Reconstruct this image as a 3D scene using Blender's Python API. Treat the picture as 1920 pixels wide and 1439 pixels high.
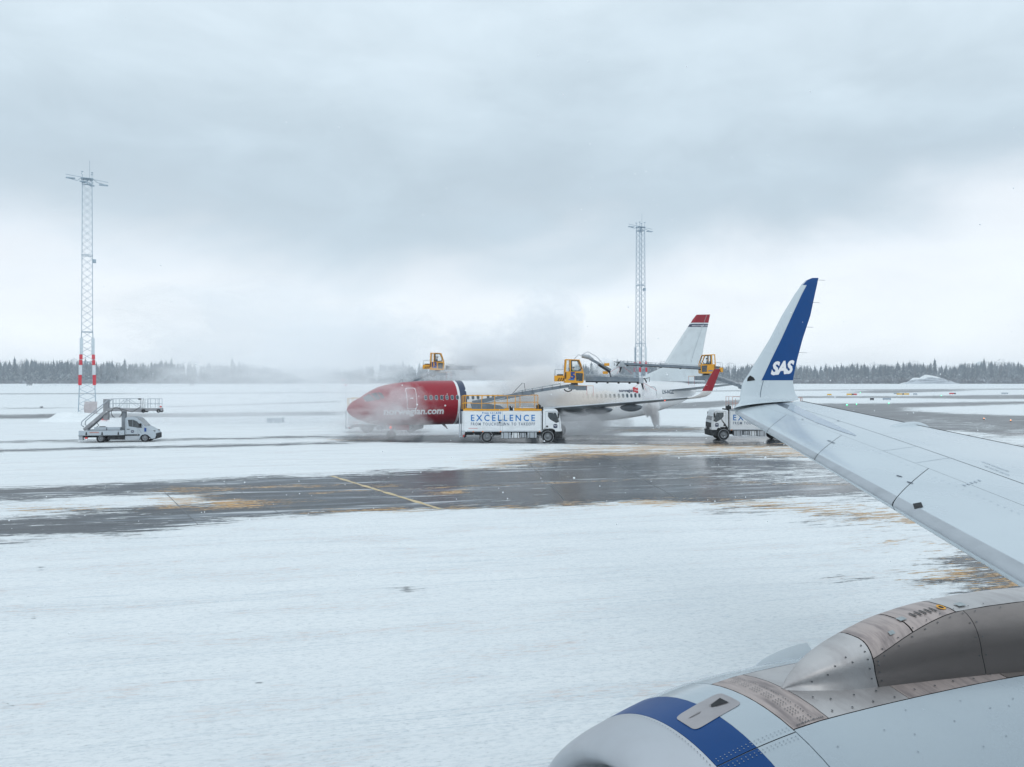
import bpy, bmesh, math, random
import numpy as np
from mathutils import Vector, Matrix

for o in list(bpy.data.objects):
    bpy.data.objects.remove(o)
SC = bpy.context.scene
COL = SC.collection
R = math.radians
random.seed(7)
RNG = np.random.default_rng(7)

# ------------------------------------------------------------------ camera, world, sun, exposure
H, F = 5.4, 1495.0                      # eye height (m); focal length in 1920-wide pixels
cd = bpy.data.cameras.new('camera')
cam = bpy.data.objects.new('camera', cd)
COL.objects.link(cam)
SC.camera = cam
cam.location = (0, 0, H)
cam.rotation_euler = (R(90), 0, 0)
cd.sensor_width = 36
cd.lens = 36 * F / 1920
cd.shift_y = -(719.5 - 711) / 1920
cd.clip_start = 0.1
cd.clip_end = 9000

world = bpy.data.worlds.new('World')
SC.world = world
world.use_nodes = True
wt = world.node_tree
wn, wl = wt.nodes, wt.links
wn.clear()
w_out = wn.new('ShaderNodeOutputWorld')
w_bg = wn.new('ShaderNodeBackground')
w_bg.inputs['Strength'].default_value = 0.1
sky = wn.new('ShaderNodeTexSky')
sky.sky_type = 'NISHITA'
sky.sun_disc = False
sky.sun_elevation = R(24)
sky.sun_rotation = R(200)
w_tc = wn.new('ShaderNodeTexCoord')
w_sep = wn.new('ShaderNodeSeparateXYZ')
wl.new(w_tc.outputs['Generated'], w_sep.inputs[0])


def wmath(op, a, b=None, c=None, clamp=False):
    n = wn.new('ShaderNodeMath')
    n.operation = op
    n.use_clamp = clamp
    for i, v in enumerate((a, b, c)):
        if v is None:
            continue
        if isinstance(v, (int, float)):
            n.inputs[i].default_value = v
        else:
            wl.new(v, n.inputs[i])
    return n.outputs[0]


def wnoise(scale, detail, sx, sy, sz, off=0.0, dist=0.0, rough=0.5):
    m = wn.new('ShaderNodeMapping')
    m.inputs['Scale'].default_value = (sx, sy, sz)
    m.inputs['Location'].default_value = (off, off * .7, off * .3)
    wl.new(w_tc.outputs['Generated'], m.inputs[0])
    n = wn.new('ShaderNodeTexNoise')
    n.inputs['Scale'].default_value = scale
    n.inputs['Detail'].default_value = detail
    n.inputs['Roughness'].default_value = rough
    n.inputs['Distortion'].default_value = dist
    wl.new(m.outputs[0], n.inputs['Vector'])
    return n.outputs['Fac']


# cloud brightness: an even overcast, brighter towards the zenith and in a strip low over the horizon,
# with wide soft billows
n_big = wnoise(2.3, 5, 1.0, 1.0, 2.0, 4.35, 0.5, 0.52)
n_mid = wnoise(6.5, 6, 1.0, 1.0, 2.6, 9.1, 0.3, 0.55)
elev = wmath('MAXIMUM', w_sep.outputs['Z'], 0.0)
elev_w = wmath('ADD', elev, wmath('MULTIPLY', wmath('SUBTRACT', n_big, 0.5), 0.29))
elev_w = wmath('ADD', elev_w, wmath('MULTIPLY', wmath('SUBTRACT', n_mid, 0.5), 0.09))
ramp = wn.new('ShaderNodeValToRGB')
wl.new(elev_w, ramp.inputs[0])
ramp.color_ramp.interpolation = 'B_SPLINE'
el = ramp.color_ramp.elements
stops = [(0.0, (.77, .82, .87)), (.04, (.79, .84, .89)), (.10, (.81, .86, .91)), (.14, (.70, .765, .83)), (.18, (.56, .645, .715)),
         (.22, (.47, .565, .64)), (.28, (.50, .60, .675)), (.36, (.56, .665, .74)), (.46, (.66, .765, .84)),
         (1.0, (.70, .79, .86))]
while len(el) < len(stops):
    el.new(0.5)
for e_, (p_, c_) in zip(el, stops):
    e_.position = p_
    e_.color = (*c_, 1)
boost = wn.new('ShaderNodeMapRange')       # an overcast sky brightens towards the zenith
boost.inputs['From Min'].default_value = 0.42
boost.inputs['From Max'].default_value = 1.0
boost.inputs['To Min'].default_value = 10.2
boost.inputs['To Max'].default_value = 12.6
wl.new(elev, boost.inputs['Value'])
mottle = wmath('MULTIPLY_ADD', wmath('SUBTRACT', n_mid, 0.5), 0.24, 1.0)
bright = wmath('MULTIPLY', boost.outputs['Result'], mottle)
scl = wn.new('ShaderNodeVectorMath')
scl.operation = 'SCALE'
wl.new(ramp.outputs['Color'], scl.inputs[0])
wl.new(bright, scl.inputs['Scale'])
w_mix = wn.new('ShaderNodeMix')
w_mix.data_type = 'RGBA'
w_mix.inputs['Factor'].default_value = 0.95
wl.new(sky.outputs[0], w_mix.inputs['A'])
wl.new(scl.outputs[0], w_mix.inputs['B'])
wl.new(w_mix.outputs['Result'], w_bg.inputs['Color'])
wl.new(w_bg.outputs[0], w_out.inputs['Surface'])

sd = bpy.data.lights.new('sun', 'SUN')
sd.energy = 0.5
sd.angle = R(28)
sd.color = (1.0, .97, .93)
sun = bpy.data.objects.new('sun', sd)
COL.objects.link(sun)
sun.rotation_euler = (R(90 - 24), 0, R(200 + 180))
SC.view_settings.view_transform = 'Standard'
SC.view_settings.look = 'None'
SC.view_settings.gamma = 1
SC.view_settings.use_curve_mapping = False
SC.view_settings.exposure = 0.2
cy = SC.cycles
cy.use_denoising = True
cy.max_bounces = 8
cy.volume_bounces = 6
cy.volume_step_rate = 1.2
cy.volume_max_steps = 128
cy.transparent_max_bounces = 12


# ------------------------------------------------------------------ placing helpers
def P(px, py, Y):
    return Vector(((px - 960) / F * Y, Y, H + (711 - py) / F * Y))


def G(px, py):
    Y = H * F / (py - 711)
    return Vector(((px - 960) / F * Y, Y, 0))


# ------------------------------------------------------------------ materials
MATS = {}


def nmix(nt, fac, a, b):
    n = nt.nodes.new('ShaderNodeMix')
    n.data_type = 'RGBA'
    for key, v in (('Factor', fac), ('A', a), ('B', b)):
        if isinstance(v, (int, float)):
            n.inputs[key].default_value = v
        elif isinstance(v, tuple):
            n.inputs[key].default_value = (*v[:3], 1)
        else:
            nt.links.new(v, n.inputs[key])
    return n.outputs['Result']


def nmath(nt, op, a, b=None, c=None, clamp=False):
    n = nt.nodes.new('ShaderNodeMath')
    n.operation = op
    n.use_clamp = clamp
    for i, v in enumerate((a, b, c)):
        if v is None:
            continue
        if isinstance(v, (int, float)):
            n.inputs[i].default_value = v
        else:
            nt.links.new(v, n.inputs[i])
    return n.outputs[0]


def nnoise(nt, scale, detail=4, stretch=(1, 1, 1), rough=.55, dist=0, rot=0, src='Object'):
    tc = nt.nodes.new('ShaderNodeTexCoord')
    m = nt.nodes.new('ShaderNodeMapping')
    m.inputs['Scale'].default_value = stretch
    if rot:
        m0 = nt.nodes.new('ShaderNodeMapping')
        m0.inputs['Rotation'].default_value = (0, 0, rot)
        nt.links.new(tc.outputs[src], m0.inputs[0])
        nt.links.new(m0.outputs[0], m.inputs[0])
    else:
        nt.links.new(tc.outputs[src], m.inputs[0])
    n = nt.nodes.new('ShaderNodeTexNoise')
    n.inputs['Scale'].default_value = scale
    n.inputs['Detail'].default_value = detail
    n.inputs['Roughness'].default_value = rough
    n.inputs['Distortion'].default_value = dist
    nt.links.new(m.outputs[0], n.inputs['Vector'])
    return n.outputs['Fac']


def nramp(nt, fac, lo, hi):
    n = nt.nodes.new('ShaderNodeMapRange')
    n.interpolation_type = 'SMOOTHSTEP'
    n.inputs['From Min'].default_value = lo
    n.inputs['From Max'].default_value = hi
    nt.links.new(fac, n.inputs['Value'])
    return n.outputs['Result']


def mat(name, color, rough=.5, metal=0, dirt=.25, dirt_col=None, scale=3, stretch=(1, 1, 1), bump=0, bscale=30,
        coat=0, snow=0, spec=.5, alpha=None, trans=0):
    if name in MATS:
        return MATS[name]
    m = bpy.data.materials.new(name)
    m.use_nodes = True
    nt = m.node_tree
    b = nt.nodes['Principled BSDF']
    n = nnoise(nt, scale, 6, stretch, .6)
    fac = nmath(nt, 'MULTIPLY', nramp(nt, n, .42, .72), dirt)
    dc = dirt_col or tuple(c * .55 for c in color)
    col = nmix(nt, fac, color, dc)
    if snow:
        ge = nt.nodes.new('ShaderNodeNewGeometry')
        sp = nt.nodes.new('ShaderNodeSeparateXYZ')
        nt.links.new(ge.outputs['Normal'], sp.inputs[0])
        n2 = nnoise(nt, 9, 4)
        up = nmath(nt, 'ADD', sp.outputs['Z'], nmath(nt, 'MULTIPLY', nmath(nt, 'SUBTRACT', n2, .5), 1.2))
        sm = nmath(nt, 'MULTIPLY', nramp(nt, up, .35, .8), snow)
        col = nmix(nt, sm, col, (.8, .85, .9))
    nt.links.new(col, b.inputs['Base Color'])
    b.inputs['Metallic'].default_value = metal
    b.inputs['Specular IOR Level'].default_value = spec
    b.inputs['Coat Weight'].default_value = coat
    b.inputs['Coat Roughness'].default_value = .08
    b.inputs['Transmission Weight'].default_value = trans
    rr = nt.nodes.new('ShaderNodeMapRange')
    rr.inputs['To Min'].default_value = max(0, rough - .08)
    rr.inputs['To Max'].default_value = min(1, rough + .18)
    nt.links.new(n, rr.inputs['Value'])
    nt.links.new(rr.outputs['Result'], b.inputs['Roughness'])
    if alpha is not None:
        b.inputs['Alpha'].default_value = alpha
    if bump:
        bn = nt.nodes.new('ShaderNodeBump')
        bn.inputs['Strength'].default_value = bump
        bn.inputs['Distance'].default_value = .02
        nt.links.new(nnoise(nt, bscale, 5), bn.inputs['Height'])
        nt.links.new(bn.outputs[0], b.inputs['Normal'])
    MATS[name] = m
    return m


WHITE = mat('white_paint', (.74, .76, .78), .28, dirt=.22, dirt_col=(.55, .55, .54), scale=1.2, stretch=(.5, 1, 2), coat=.3)
TRUCKW = mat('truck_white', (.72, .76, .79), .35, dirt=.4, dirt_col=(.5, .53, .55), scale=2.2, stretch=(.5, 1, 1.5))
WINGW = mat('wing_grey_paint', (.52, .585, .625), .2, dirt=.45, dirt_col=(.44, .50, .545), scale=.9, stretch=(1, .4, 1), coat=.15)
WINGLE = mat('slat_metal', (.42, .45, .48), .38, metal=.55, dirt=.3, scale=2)
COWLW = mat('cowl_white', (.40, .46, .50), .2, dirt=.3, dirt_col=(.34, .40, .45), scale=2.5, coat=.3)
BLUE = mat('livery_blue', (.0, .052, .20), .32, dirt=.25, dirt_col=(.0, .04, .15), scale=3, coat=0, spec=.22)
LIPM = mat('inlet_lip_metal', (.50, .52, .55), .40, metal=.75, dirt=.35, dirt_col=(.42, .42, .44), scale=3)
TITAN = mat('bare_titanium', (.27, .235, .22), .30, metal=.9, dirt=.6, dirt_col=(.13, .12, .12), scale=2.2, stretch=(.5, 1, 1.8), bump=.015, bscale=14)
TITANL = mat('bare_aluminium', (.50, .485, .48), .33, metal=.85, dirt=.5, dirt_col=(.31, .28, .28), scale=5, stretch=(1.5, .6, 1), bump=.05, bscale=12)
TITANP = mat('scorched_skirt', (.46, .385, .36), .40, metal=.6, dirt=.85, dirt_col=(.20, .17, .17), scale=7, stretch=(3, .5, 1), bump=.06, bscale=20)
DARKG = mat('joint_black', (.015, .017, .02), .6, dirt=.1)
RED = mat('livery_red', (.29, .004, .018), .32, dirt=.4, dirt_col=(.20, .006, .02), scale=.8, coat=.15, spec=.35)
REDB = mat('sign_red', (.5, .02, .03), .5, dirt=.2)
NAVY = mat('livery_navy', (.008, .025, .075), .3, dirt=.2, coat=.3)
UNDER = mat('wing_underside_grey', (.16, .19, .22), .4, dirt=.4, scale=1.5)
ALU = mat('aluminium_rail', (.42, .46, .5), .4, metal=.6, dirt=.3)
STEELW = mat('galvanised_steel', (.40, .44, .48), .5, metal=.3, dirt=.4, snow=.25)
MASTM = mat('mast_steel', (.32, .41, .48), .5, metal=.2, dirt=.3)
MASTL = mat('mast_steel_pale', (.36, .45, .53), .5, metal=.2, dirt=.3)
BOOMG = mat('boom_grey', (.13, .17, .21), .45, dirt=.4, dirt_col=(.3, .33, .36), scale=3, snow=.25)
YEL = mat('cabin_yellow', (.72, .33, .005), .42, dirt=.3, dirt_col=(.5, .23, .01), scale=3)
BLACK = mat('black_plastic', (.012, .013, .015), .5, spec=.18, dirt=.3, dirt_col=(.1, .1, .11))
CHAS = mat('chassis_dark', (.014, .016, .018), .6, spec=.18, dirt=.5, dirt_col=(.12, .13, .14), scale=5)
TYRE = mat('tyre_rubber', (.014, .014, .016), .75, spec=.18, dirt=.3, dirt_col=(.10, .11, .12), scale=8)
TYRES = mat('tyre_snow_packed', (.26, .28, .3), .8, dirt=.9, dirt_col=(.04, .04, .045), scale=12)
RIM = mat('wheel_rim', (.22, .24, .26), .5, metal=.3, dirt=.5, dirt_col=(.08, .08, .08), scale=10)
GLASS = mat('dark_glass', (.012, .02, .026), .06, dirt=.2, dirt_col=(.1, .14, .16), spec=.8, coat=.5)
CLEAR = mat('pale_glass', (.6, .75, .78), .05, dirt=.1, alpha=.10, spec=.7)
LBLUE = mat('letter_blue', (.0, .16, .46), .4, dirt=.1)
LDARK = mat('letter_slate', (.05, .09, .16), .45, dirt=.1)
LWHITE = mat('letter_white', (.78, .78, .8), .4, dirt=.15)
ORANGE = mat('orange_lens', (.8, .2, .02), .3, dirt=.1)
REDL = mat('red_lens', (.6, .02, .02), .3, dirt=.1)
PINKISH = mat('frosted_tarp', (.46, .42, .43), .7, dirt=.6, dirt_col=(.62, .6, .62), scale=4, bump=.4, bscale=6)
SNOWM = mat('snow_white', (.80, .835, .85), .85, dirt=.3, dirt_col=(.70, .75, .78), scale=.5, bump=.5, bscale=1.5)
GREENV = mat('hi_vis_green', (.42, .75, .04), .7, dirt=.2)
NAVYC = mat('dark_work_clothes', (.012, .016, .03), .8, dirt=.2)
SKIN = mat('skin', (.5, .3, .22), .5, dirt=.1)
SEAL = mat('door_seal_dark', (.05, .09, .13), .5, dirt=.1)


def emat(name, color, s):
    m = bpy.data.materials.new(name)
    m.use_nodes = True
    b = m.node_tree.nodes['Principled BSDF']
    b.inputs['Base Color'].default_value = (*color, 1)
    b.inputs['Emission Color'].default_value = (*color, 1)
    b.inputs['Emission Strength'].default_value = s
    return m


E_RED = emat('lit_red_lamp', (1, .12, .08), 6)
E_WARM = emat('lit_warm_lamp', (1, .40, .16), 3)
E_GREEN = emat('lit_green_lamp', (.1, 1, .4), 5)


# ------------------------------------------------------------------ object helpers
def tag(o, label=None, cat=None, group=None, kind=None):
    if label:
        o['label'] = label
    if cat:
        o['category'] = cat
    if group:
        o['group'] = group
    if kind:
        o['kind'] = kind
    return o


def empty(name, loc=(0, 0, 0), rz=0, scale=1, **k):
    o = bpy.data.objects.new(name, None)
    COL.objects.link(o)
    o.location = loc
    o.rotation_euler = (0, 0, rz)
    o.scale = (scale,) * 3
    return tag(o, **k)


class MB:
    """collects shapes into one mesh"""
    def __init__(s):
        s.v, s.f, s.m, s.sm = [], [], [], []
        s.mats = []

    def mi(s, m):
        if m not in s.mats:
            s.mats.append(m)
        return s.mats.index(m)

    def add(s, vs, fs, m, smooth=False):
        b = len(s.v)
        s.v += [tuple(v) for v in vs]
        s.f += [tuple(b + i for i in f) for f in fs]
        k = s.mi(m)
        s.m += [k] * len(fs)
        s.sm += [smooth] * len(fs)
        return s

    def box(s, lo, hi, m, bev=0.0):
        (x0, y0, z0), (x1, y1, z1) = lo, hi
        if not bev:
            v = [(x0, y0, z0), (x1, y0, z0), (x1, y1, z0), (x0, y1, z0), (x0, y0, z1), (x1, y0, z1), (x1, y1, z1), (x0, y1, z1)]
            f = [(3, 2, 1, 0), (4, 5, 6, 7), (0, 1, 5, 4), (1, 2, 6, 5), (2, 3, 7, 6), (3, 0, 4, 7)]
            return s.add(v, f, m)
        bm = bmesh.new()
        bmesh.ops.create_cube(bm, size=1)
        for v in bm.verts:
            v.co = Vector(((x0 + x1) / 2 + v.co.x * (x1 - x0), (y0 + y1) / 2 + v.co.y * (y1 - y0), (z0 + z1) / 2 + v.co.z * (z1 - z0)))
        bmesh.ops.bevel(bm, geom=bm.edges[:], offset=bev, segments=2, affect='EDGES', profile=.5)
        bm.verts.index_update()
        s.add([v.co for v in bm.verts], [[q.index for q in f.verts] for f in bm.faces], m)
        bm.free()
        return s

    def beam(s, a, b, w, h, m, up=(0, 0, 1)):
        """rectangular bar from a to b"""
        a, b = Vector(a), Vector(b)
        d = (b - a).normalized()
        up = Vector(up)
        if abs(d.dot(up)) > .98:
            up = Vector((0, 1, 0))
        sd_ = d.cross(up).normalized() * w / 2
        u = sd_.cross(d).normalized() * h / 2
        v = [a - sd_ - u, a + sd_ - u, a + sd_ + u, a - sd_ + u, b - sd_ - u, b + sd_ - u, b + sd_ + u, b - sd_ + u]
        f = [(0, 1, 2, 3), (7, 6, 5, 4), (0, 4, 5, 1), (1, 5, 6, 2), (2, 6, 7, 3), (3, 7, 4, 0)]
        return s.add(v, f, m)

    def tube(s, pts, r, m, n=8, cap=True):
        pts = [Vector(p) for p in pts]
        rs = r if isinstance(r, (list, tuple)) else [r] * len(pts)
        vs, fs = [], []
        ref = None
        for i, p in enumerate(pts):
            d = (pts[min(i + 1, len(pts) - 1)] - pts[max(i - 1, 0)]).normalized()
            if ref is None:
                ref = d.orthogonal().normalized()
            a = (ref - d * ref.dot(d)).normalized()
            ref = a
            c = d.cross(a)
            for k in range(n):
                t = 2 * math.pi * k / n
                vs.append(p + (a * math.cos(t) + c * math.sin(t)) * rs[i])
        for i in range(len(pts) - 1):
            for k in range(n):
                fs.append((i * n + k, i * n + (k + 1) % n, (i + 1) * n + (k + 1) % n, (i + 1) * n + k))
        if cap:
            fs.append(tuple(range(n))[::-1])
            fs.append(tuple((len(pts) - 1) * n + k for k in range(n)))
        return s.add(vs, fs, m, True if n > 6 else False)

    def lathe(s, prof, m, n=24, axis='y', c=(0, 0, 0), closed=False):
        """prof: (along axis, radius)"""
        vs, fs = [], []
        for (t, r) in prof:
            for k in range(n):
                q = 2 * math.pi * k / n
                x, z = r * math.cos(q), r * math.sin(q)
                p = {'y': (x, t, z), 'x': (t, x, z), 'z': (x, z, t)}[axis]
                vs.append((p[0] + c[0], p[1] + c[1], p[2] + c[2]))
        L = len(prof)
        for i in range(L - 1 if not closed else L):
            for k in range(n):
                a, b2 = i * n, ((i + 1) % L) * n
                fs.append((a + k, a + (k + 1) % n, b2 + (k + 1) % n, b2 + k))
        return s.add(vs, fs, m, True)

    def prism(s, out, lo, hi, m, plane='xz'):
        """outline extruded across the third axis"""
        n = len(out)
        def mk(p, t):
            return {'xz': (p[0], t, p[1]), 'xy': (p[0], p[1], t), 'yz': (t, p[0], p[1])}[plane]
        vs = [mk(p, lo) for p in out] + [mk(p, hi) for p in out]
        fs = [tuple(range(n))[::-1], tuple(range(n, 2 * n))]
        fs += [(i, (i + 1) % n, n + (i + 1) % n, n + i) for i in range(n)]
        return s.add(vs, fs, m)

    def grid(s, rows, m, smooth=True, loop=False):
        """rows: list of equal-length point rows"""
        n = len(rows[0])
        vs = [p for r_ in rows for p in r_]
        fs = []
        for i in range(len(rows) - 1):
            for k in range(n if loop else n - 1):
                fs.append((i * n + k, i * n + (k + 1) % n, (i + 1) * n + (k + 1) % n, (i + 1) * n + k))
        return s.add(vs, fs, m, smooth)

    def mesh(s, name):
        me = bpy.data.meshes.new(name)
        me.from_pydata(s.v, [], s.f)
        for m in s.mats:
            me.materials.append(m)
        me.polygons.foreach_set('material_index', s.m)
        me.polygons.foreach_set('use_smooth', s.sm)
        me.update()
        return me

    def build(s, name, parent=None, fix=True, **k):
        me = s.mesh(name)
        if fix:
            bm = bmesh.new()
            bm.from_mesh(me)
            bmesh.ops.recalc_face_normals(bm, faces=bm.faces)
            bm.to_mesh(me)
            bm.free()
        o = bpy.data.objects.new(name, me)
        COL.objects.link(o)
        if parent:
            o.parent = parent
        return tag(o, **k)


def link(name, me, parent=None, **k):
    o = bpy.data.objects.new(name, me)
    COL.objects.link(o)
    if parent:
        o.parent = parent
    return tag(o, **k)


def copy_tree(o, parent=None, pin=None):
    c = o.copy()
    COL.objects.link(c)
    c.parent = parent
    for ch in o.children:
        copy_tree(ch, c)
    return c


def text_mesh(body, size=1.0, bold=0.0, shear=0.0, spacing=1.0, depth=0.0, width=1.0, align='LEFT', name='lettering'):
    cu = bpy.data.curves.new(name, 'FONT')
    cu.body = body
    cu.size = size
    cu.offset = bold
    cu.shear = shear
    cu.space_character = spacing
    cu.align_x = align
    cu.resolution_u = 3
    cu.extrude = depth
    o = bpy.data.objects.new('tmp', cu)
    me = bpy.data.meshes.new_from_object(o)
    bpy.data.objects.remove(o)
    me.name = name
    xs = [v.co.x for v in me.vertices]
    if xs:
        me['w'] = max(xs) - min(xs)
        me['x0'] = min(xs)
    return me


def lettering(body, fn, length, height, material, parent, bold=0.0, shear=0.0, spacing=1.0, name='lettering', label=None):
    """flat text scaled to length x height (cap height); every vertex is placed by fn(x, y)"""
    me = text_mesh(body, 1.0, bold, shear, spacing, name=name)
    xs = [v.co.x for v in me.vertices]
    x0, w = min(xs), max(xs) - min(xs)
    ys = [v.co.y for v in me.vertices]
    cap = .729 if any(c.isupper() or c.isdigit() for c in body) else .56
    for v in me.vertices:
        v.co = Vector(fn((v.co.x - x0) / w * length, v.co.y / cap * height))
    me.materials.clear()
    me.materials.append(material)
    o = bpy.data.objects.new(name, me)
    COL.objects.link(o)
    if parent:
        o.parent = parent
    if label:
        o['label'] = label
    return o


def interp(x, xs, ys):
    """smooth (Catmull-Rom) interpolation"""
    if x <= xs[0]:
        return ys[0]
    if x >= xs[-1]:
        return ys[-1]
    i = max(k for k in range(len(xs)) if xs[k] <= x)
    i = min(i, len(xs) - 2)
    def slope(j):
        a, b = max(j - 1, 0), min(j + 1, len(xs) - 1)
        return (ys[b] - ys[a]) / (xs[b] - xs[a])
    h = xs[i + 1] - xs[i]
    t = (x - xs[i]) / h
    m0, m1 = slope(i) * h, slope(i + 1) * h
    return ((2 * t ** 3 - 3 * t ** 2 + 1) * ys[i] + (t ** 3 - 2 * t ** 2 + t) * m0 + (-2 * t ** 3 + 3 * t ** 2) * ys[i + 1] + (t ** 3 - t ** 2) * m1)


def airfoil(n=16, thick=.11):
    """list of (x, z) from trailing edge over the top to the nose and back underneath; chord 1"""
    up, lo = [], []
    for i in range(n + 1):
        x = (1 - math.cos(math.pi * i / n)) / 2
        yt = 5 * thick * (.2969 * math.sqrt(x) - .126 * x - .3516 * x * x + .2843 * x ** 3 - .1015 * x ** 4)
        yc = .018 * (1 - (2 * x - .9) ** 2) if x < .95 else 0
        up.append((x, yc + yt))
        lo.append((x, yc - yt * .75))
    return up[::-1] + lo[1:]


def wheel(parent, x, y, z, r, w, side=1, snowy=True, name='wheel', dark=False, extra=0):
    """a wheel whose axle is along y; side = which y sign is the outside"""
    e = MB()
    s = side
    e.lathe([(-w / 2 * s, r * .62), (-w / 2 * s, r * .93), (-w * .38 * s, r), (w * .38 * s, r), (w / 2 * s, r * .93), (w / 2 * s, r * .62)], TYRE, 28)
    t = e.build(name, parent)
    t.location = (x, y, z)
    d = MB()
    d.lathe([(w * .5 * s, r * .63), (w * .47 * s, r * .60), (w * .30 * s, r * .52), (w * .24 * s, r * .34), (w * .40 * s, r * .26), (w * .52 * s, r * .2), (w * .54 * s, .001)], RIM, 24)
    d.build('rim', t)
    nuts = MB()
    for k in range(8):
        q = k * math.pi / 4
        nuts.lathe([(w * .24 * s, .022), (w * .34 * s, .018)], BLACK, 6, c=(r * .40 * math.cos(q), 0, r * .40 * math.sin(q)))
    nuts.build('wheel_nut', t)
    if snowy:
        q = MB()
        q.lathe([(w * .505 * s, r * .90), (w * .515 * s, r * .95), (w * .40 * s, r * 1.003), (w * .3 * s, r * .99)], TYRES, 28)
        q.build('tyre_edge', t)
    return t


# ------------------------------------------------------------------ the ground
def band_field(px, py):
    """how bare (0 snow .. 1 tarmac), how orange with slush (0..1), how wet, of the apron; measured in the photograph
    and carried on the ground mesh as attributes"""
    bare = np.zeros_like(px)
    slush = np.zeros_like(px)
    thin = np.zeros_like(px)

    def poly(pts, soft_x, soft_y, sub=False):
        # signed distance-like soft inclusion in scaled space
        P_ = np.array(pts, float)
        if soft_y >= 3:
            soft_x, soft_y = soft_x * 3.6, soft_y * 2.3
        elif soft_y >= 2:
            soft_x, soft_y = soft_x * 1.8, soft_y * 1.3
        X, Y = px / soft_x, py / soft_y
        Q = P_ / np.array([soft_x, soft_y])
        inside = np.zeros(px.shape, bool)
        dist = np.full(px.shape, 1e9)
        n = len(Q)
        for i in range(n):
            x1, y1 = Q[i]
            x2, y2 = Q[(i + 1) % n]
            c = ((y1 > Y) != (y2 > Y)) & (X < (x2 - x1) * (Y - y1) / ((y2 - y1) if y2 != y1 else 1e-9) + x1)
            inside ^= c
            dx, dy = x2 - x1, y2 - y1
            t = np.clip(((X - x1) * dx + (Y - y1) * dy) / (dx * dx + dy * dy + 1e-9), 0, 1)
            dist = np.minimum(dist, np.hypot(X - x1 - t * dx, Y - y1 - t * dy))
        sdist = np.where(inside, dist, -dist)
        return np.clip(.5 + sdist * .5, 0, 1)

    def add(pts, amount=1.0, sx=18, sy=4):
        nonlocal bare
        bare = np.maximum(bare, poly(pts, sx, sy) * amount)

    def cut(pts, amount=1.0, sx=18, sy=4):
        nonlocal bare
        bare = np.minimum(bare, 1 - poly(pts, sx, sy) * amount)

    def orange(pts, amount=1.0, sx=18, sy=4):
        nonlocal slush
        slush = np.maximum(slush, poly(pts, sx, sy) * amount)

    def frost(pts, amount=1.0, sx=40, sy=8):
        nonlocal thin
        thin = np.maximum(thin, poly(pts, sx, sy) * amount)

    # wide wet taxiway in the middle distance
    add([(-400, 925), (0, 917), (200, 909), (400, 898), (600, 893), (750, 885), (880, 878), (930, 872), (960, 866),
         (1000, 852), (1100, 849), (1230, 852), (1330, 856), (1500, 864), (1600, 880), (1700, 900), (1640, 925), (1500, 932),
         (1341, 946), (1213, 940), (1096, 950), (1000, 954), (823, 955), (521, 967), (417, 972), (338, 989), (200, 1000),
         (0, 1006), (-400, 1012)], 1, 22, 3)
    cut([(-400, 948), (0, 938), (150, 930), (290, 926), (370, 931), (372, 943), (300, 949), (150, 957), (0, 972), (-400, 985)], .95, 30, 6)
    cut([(120, 974), (330, 965), (480, 990), (300, 1000)], .25, 40, 8)
    # pale wet slush at the right of it
    cut([(1330, 880), (1560, 874), (1700, 885), (1640, 906), (1420, 905), (1330, 893)], .62, 60, 5)
    add([(1350, 916), (1420, 908), (1620, 906), (1650, 912), (1600, 919), (1400, 919)], 1, 25, 3)
    add([(1150, 869), (1300, 864), (1540, 866), (1570, 874), (1350, 879), (1200, 877)], 1, 25, 3)
    # bright patches between the truck and the taxiway
    cut([(1060, 838), (1180, 836), (1330, 842), (1320, 848), (1100, 848)], .45, 25, 2.9)
    cut([(860, 858), (930, 858), (1010, 856), (1010, 870), (950, 876), (860, 880)], .6, 25, 5)
    add([(1000, 838), (1600, 838), (1650, 866), (1000, 866)], .62, 30, 5)
    # dark tarmac under the parked aircraft and the trucks
    add([(620, 818), (700, 815), (860, 818), (1100, 816), (1330, 819), (1600, 815), (1700, 812), (2200, 830), (2200, 850), (1600, 838),
         (1330, 838), (1050, 833), (860, 831), (640, 829)], 1, 25, 2.5)
    cut([(1150, 814), (1210, 811), (1280, 812), (1270, 818), (1160, 818)], .8, 20, 2)
    add([(1120, 800), (1260, 799), (1330, 803), (1320, 811), (1140, 812)], .85, 22, 2.5)
    add([(-400, 846), (0, 843), (140, 839), (320, 836), (640, 829), (640, 833), (400, 839), (140, 844), (0, 849), (-400, 852)], .95, 25, 2)
    add([(-400, 836), (60, 826), (240, 824), (420, 821), (640, 816), (640, 822), (420, 825), (250, 828), (60, 830), (-400, 842)], .8, 25, 2)
    # farther taxiways
    add([(-600, 785), (0, 778), (300, 775), (640, 772), (640, 779), (300, 783), (0, 786), (-600, 793)], .95, 25, 2)
    add([(-600, 739), (0, 738), (300, 737), (640, 735.5), (1000, 735), (1000, 737), (640, 737.5), (300, 739.5), (0, 740), (-600, 741)], .8, 25, 1)
    add([(300, 762), (640, 752), (640, 755), (310, 765)], .75, 25, 1.2)
    add([(0, 765), (150, 764), (150, 766), (0, 768)], .6, 25, 1)
    add([(1100, 735), (1500, 731), (1920, 729), (3200, 727), (3200, 729), (1920, 731), (1500, 733), (1100, 737)], .85, 25, 1)
    add([(1575, 736), (1640, 732), (1780, 731), (1840, 733), (1700, 737), (1640, 738)], .8, 22, 1.3)
    add([(1100, 757), (1240, 757), (1325, 753), (1500, 743), (1700, 743), (1830, 741), (2400, 738), (2400, 748), (1830, 749), (1680, 747), (1500, 747), (1330, 766), (1200, 768), (1100, 766)], .8, 22, 1.6)
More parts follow.
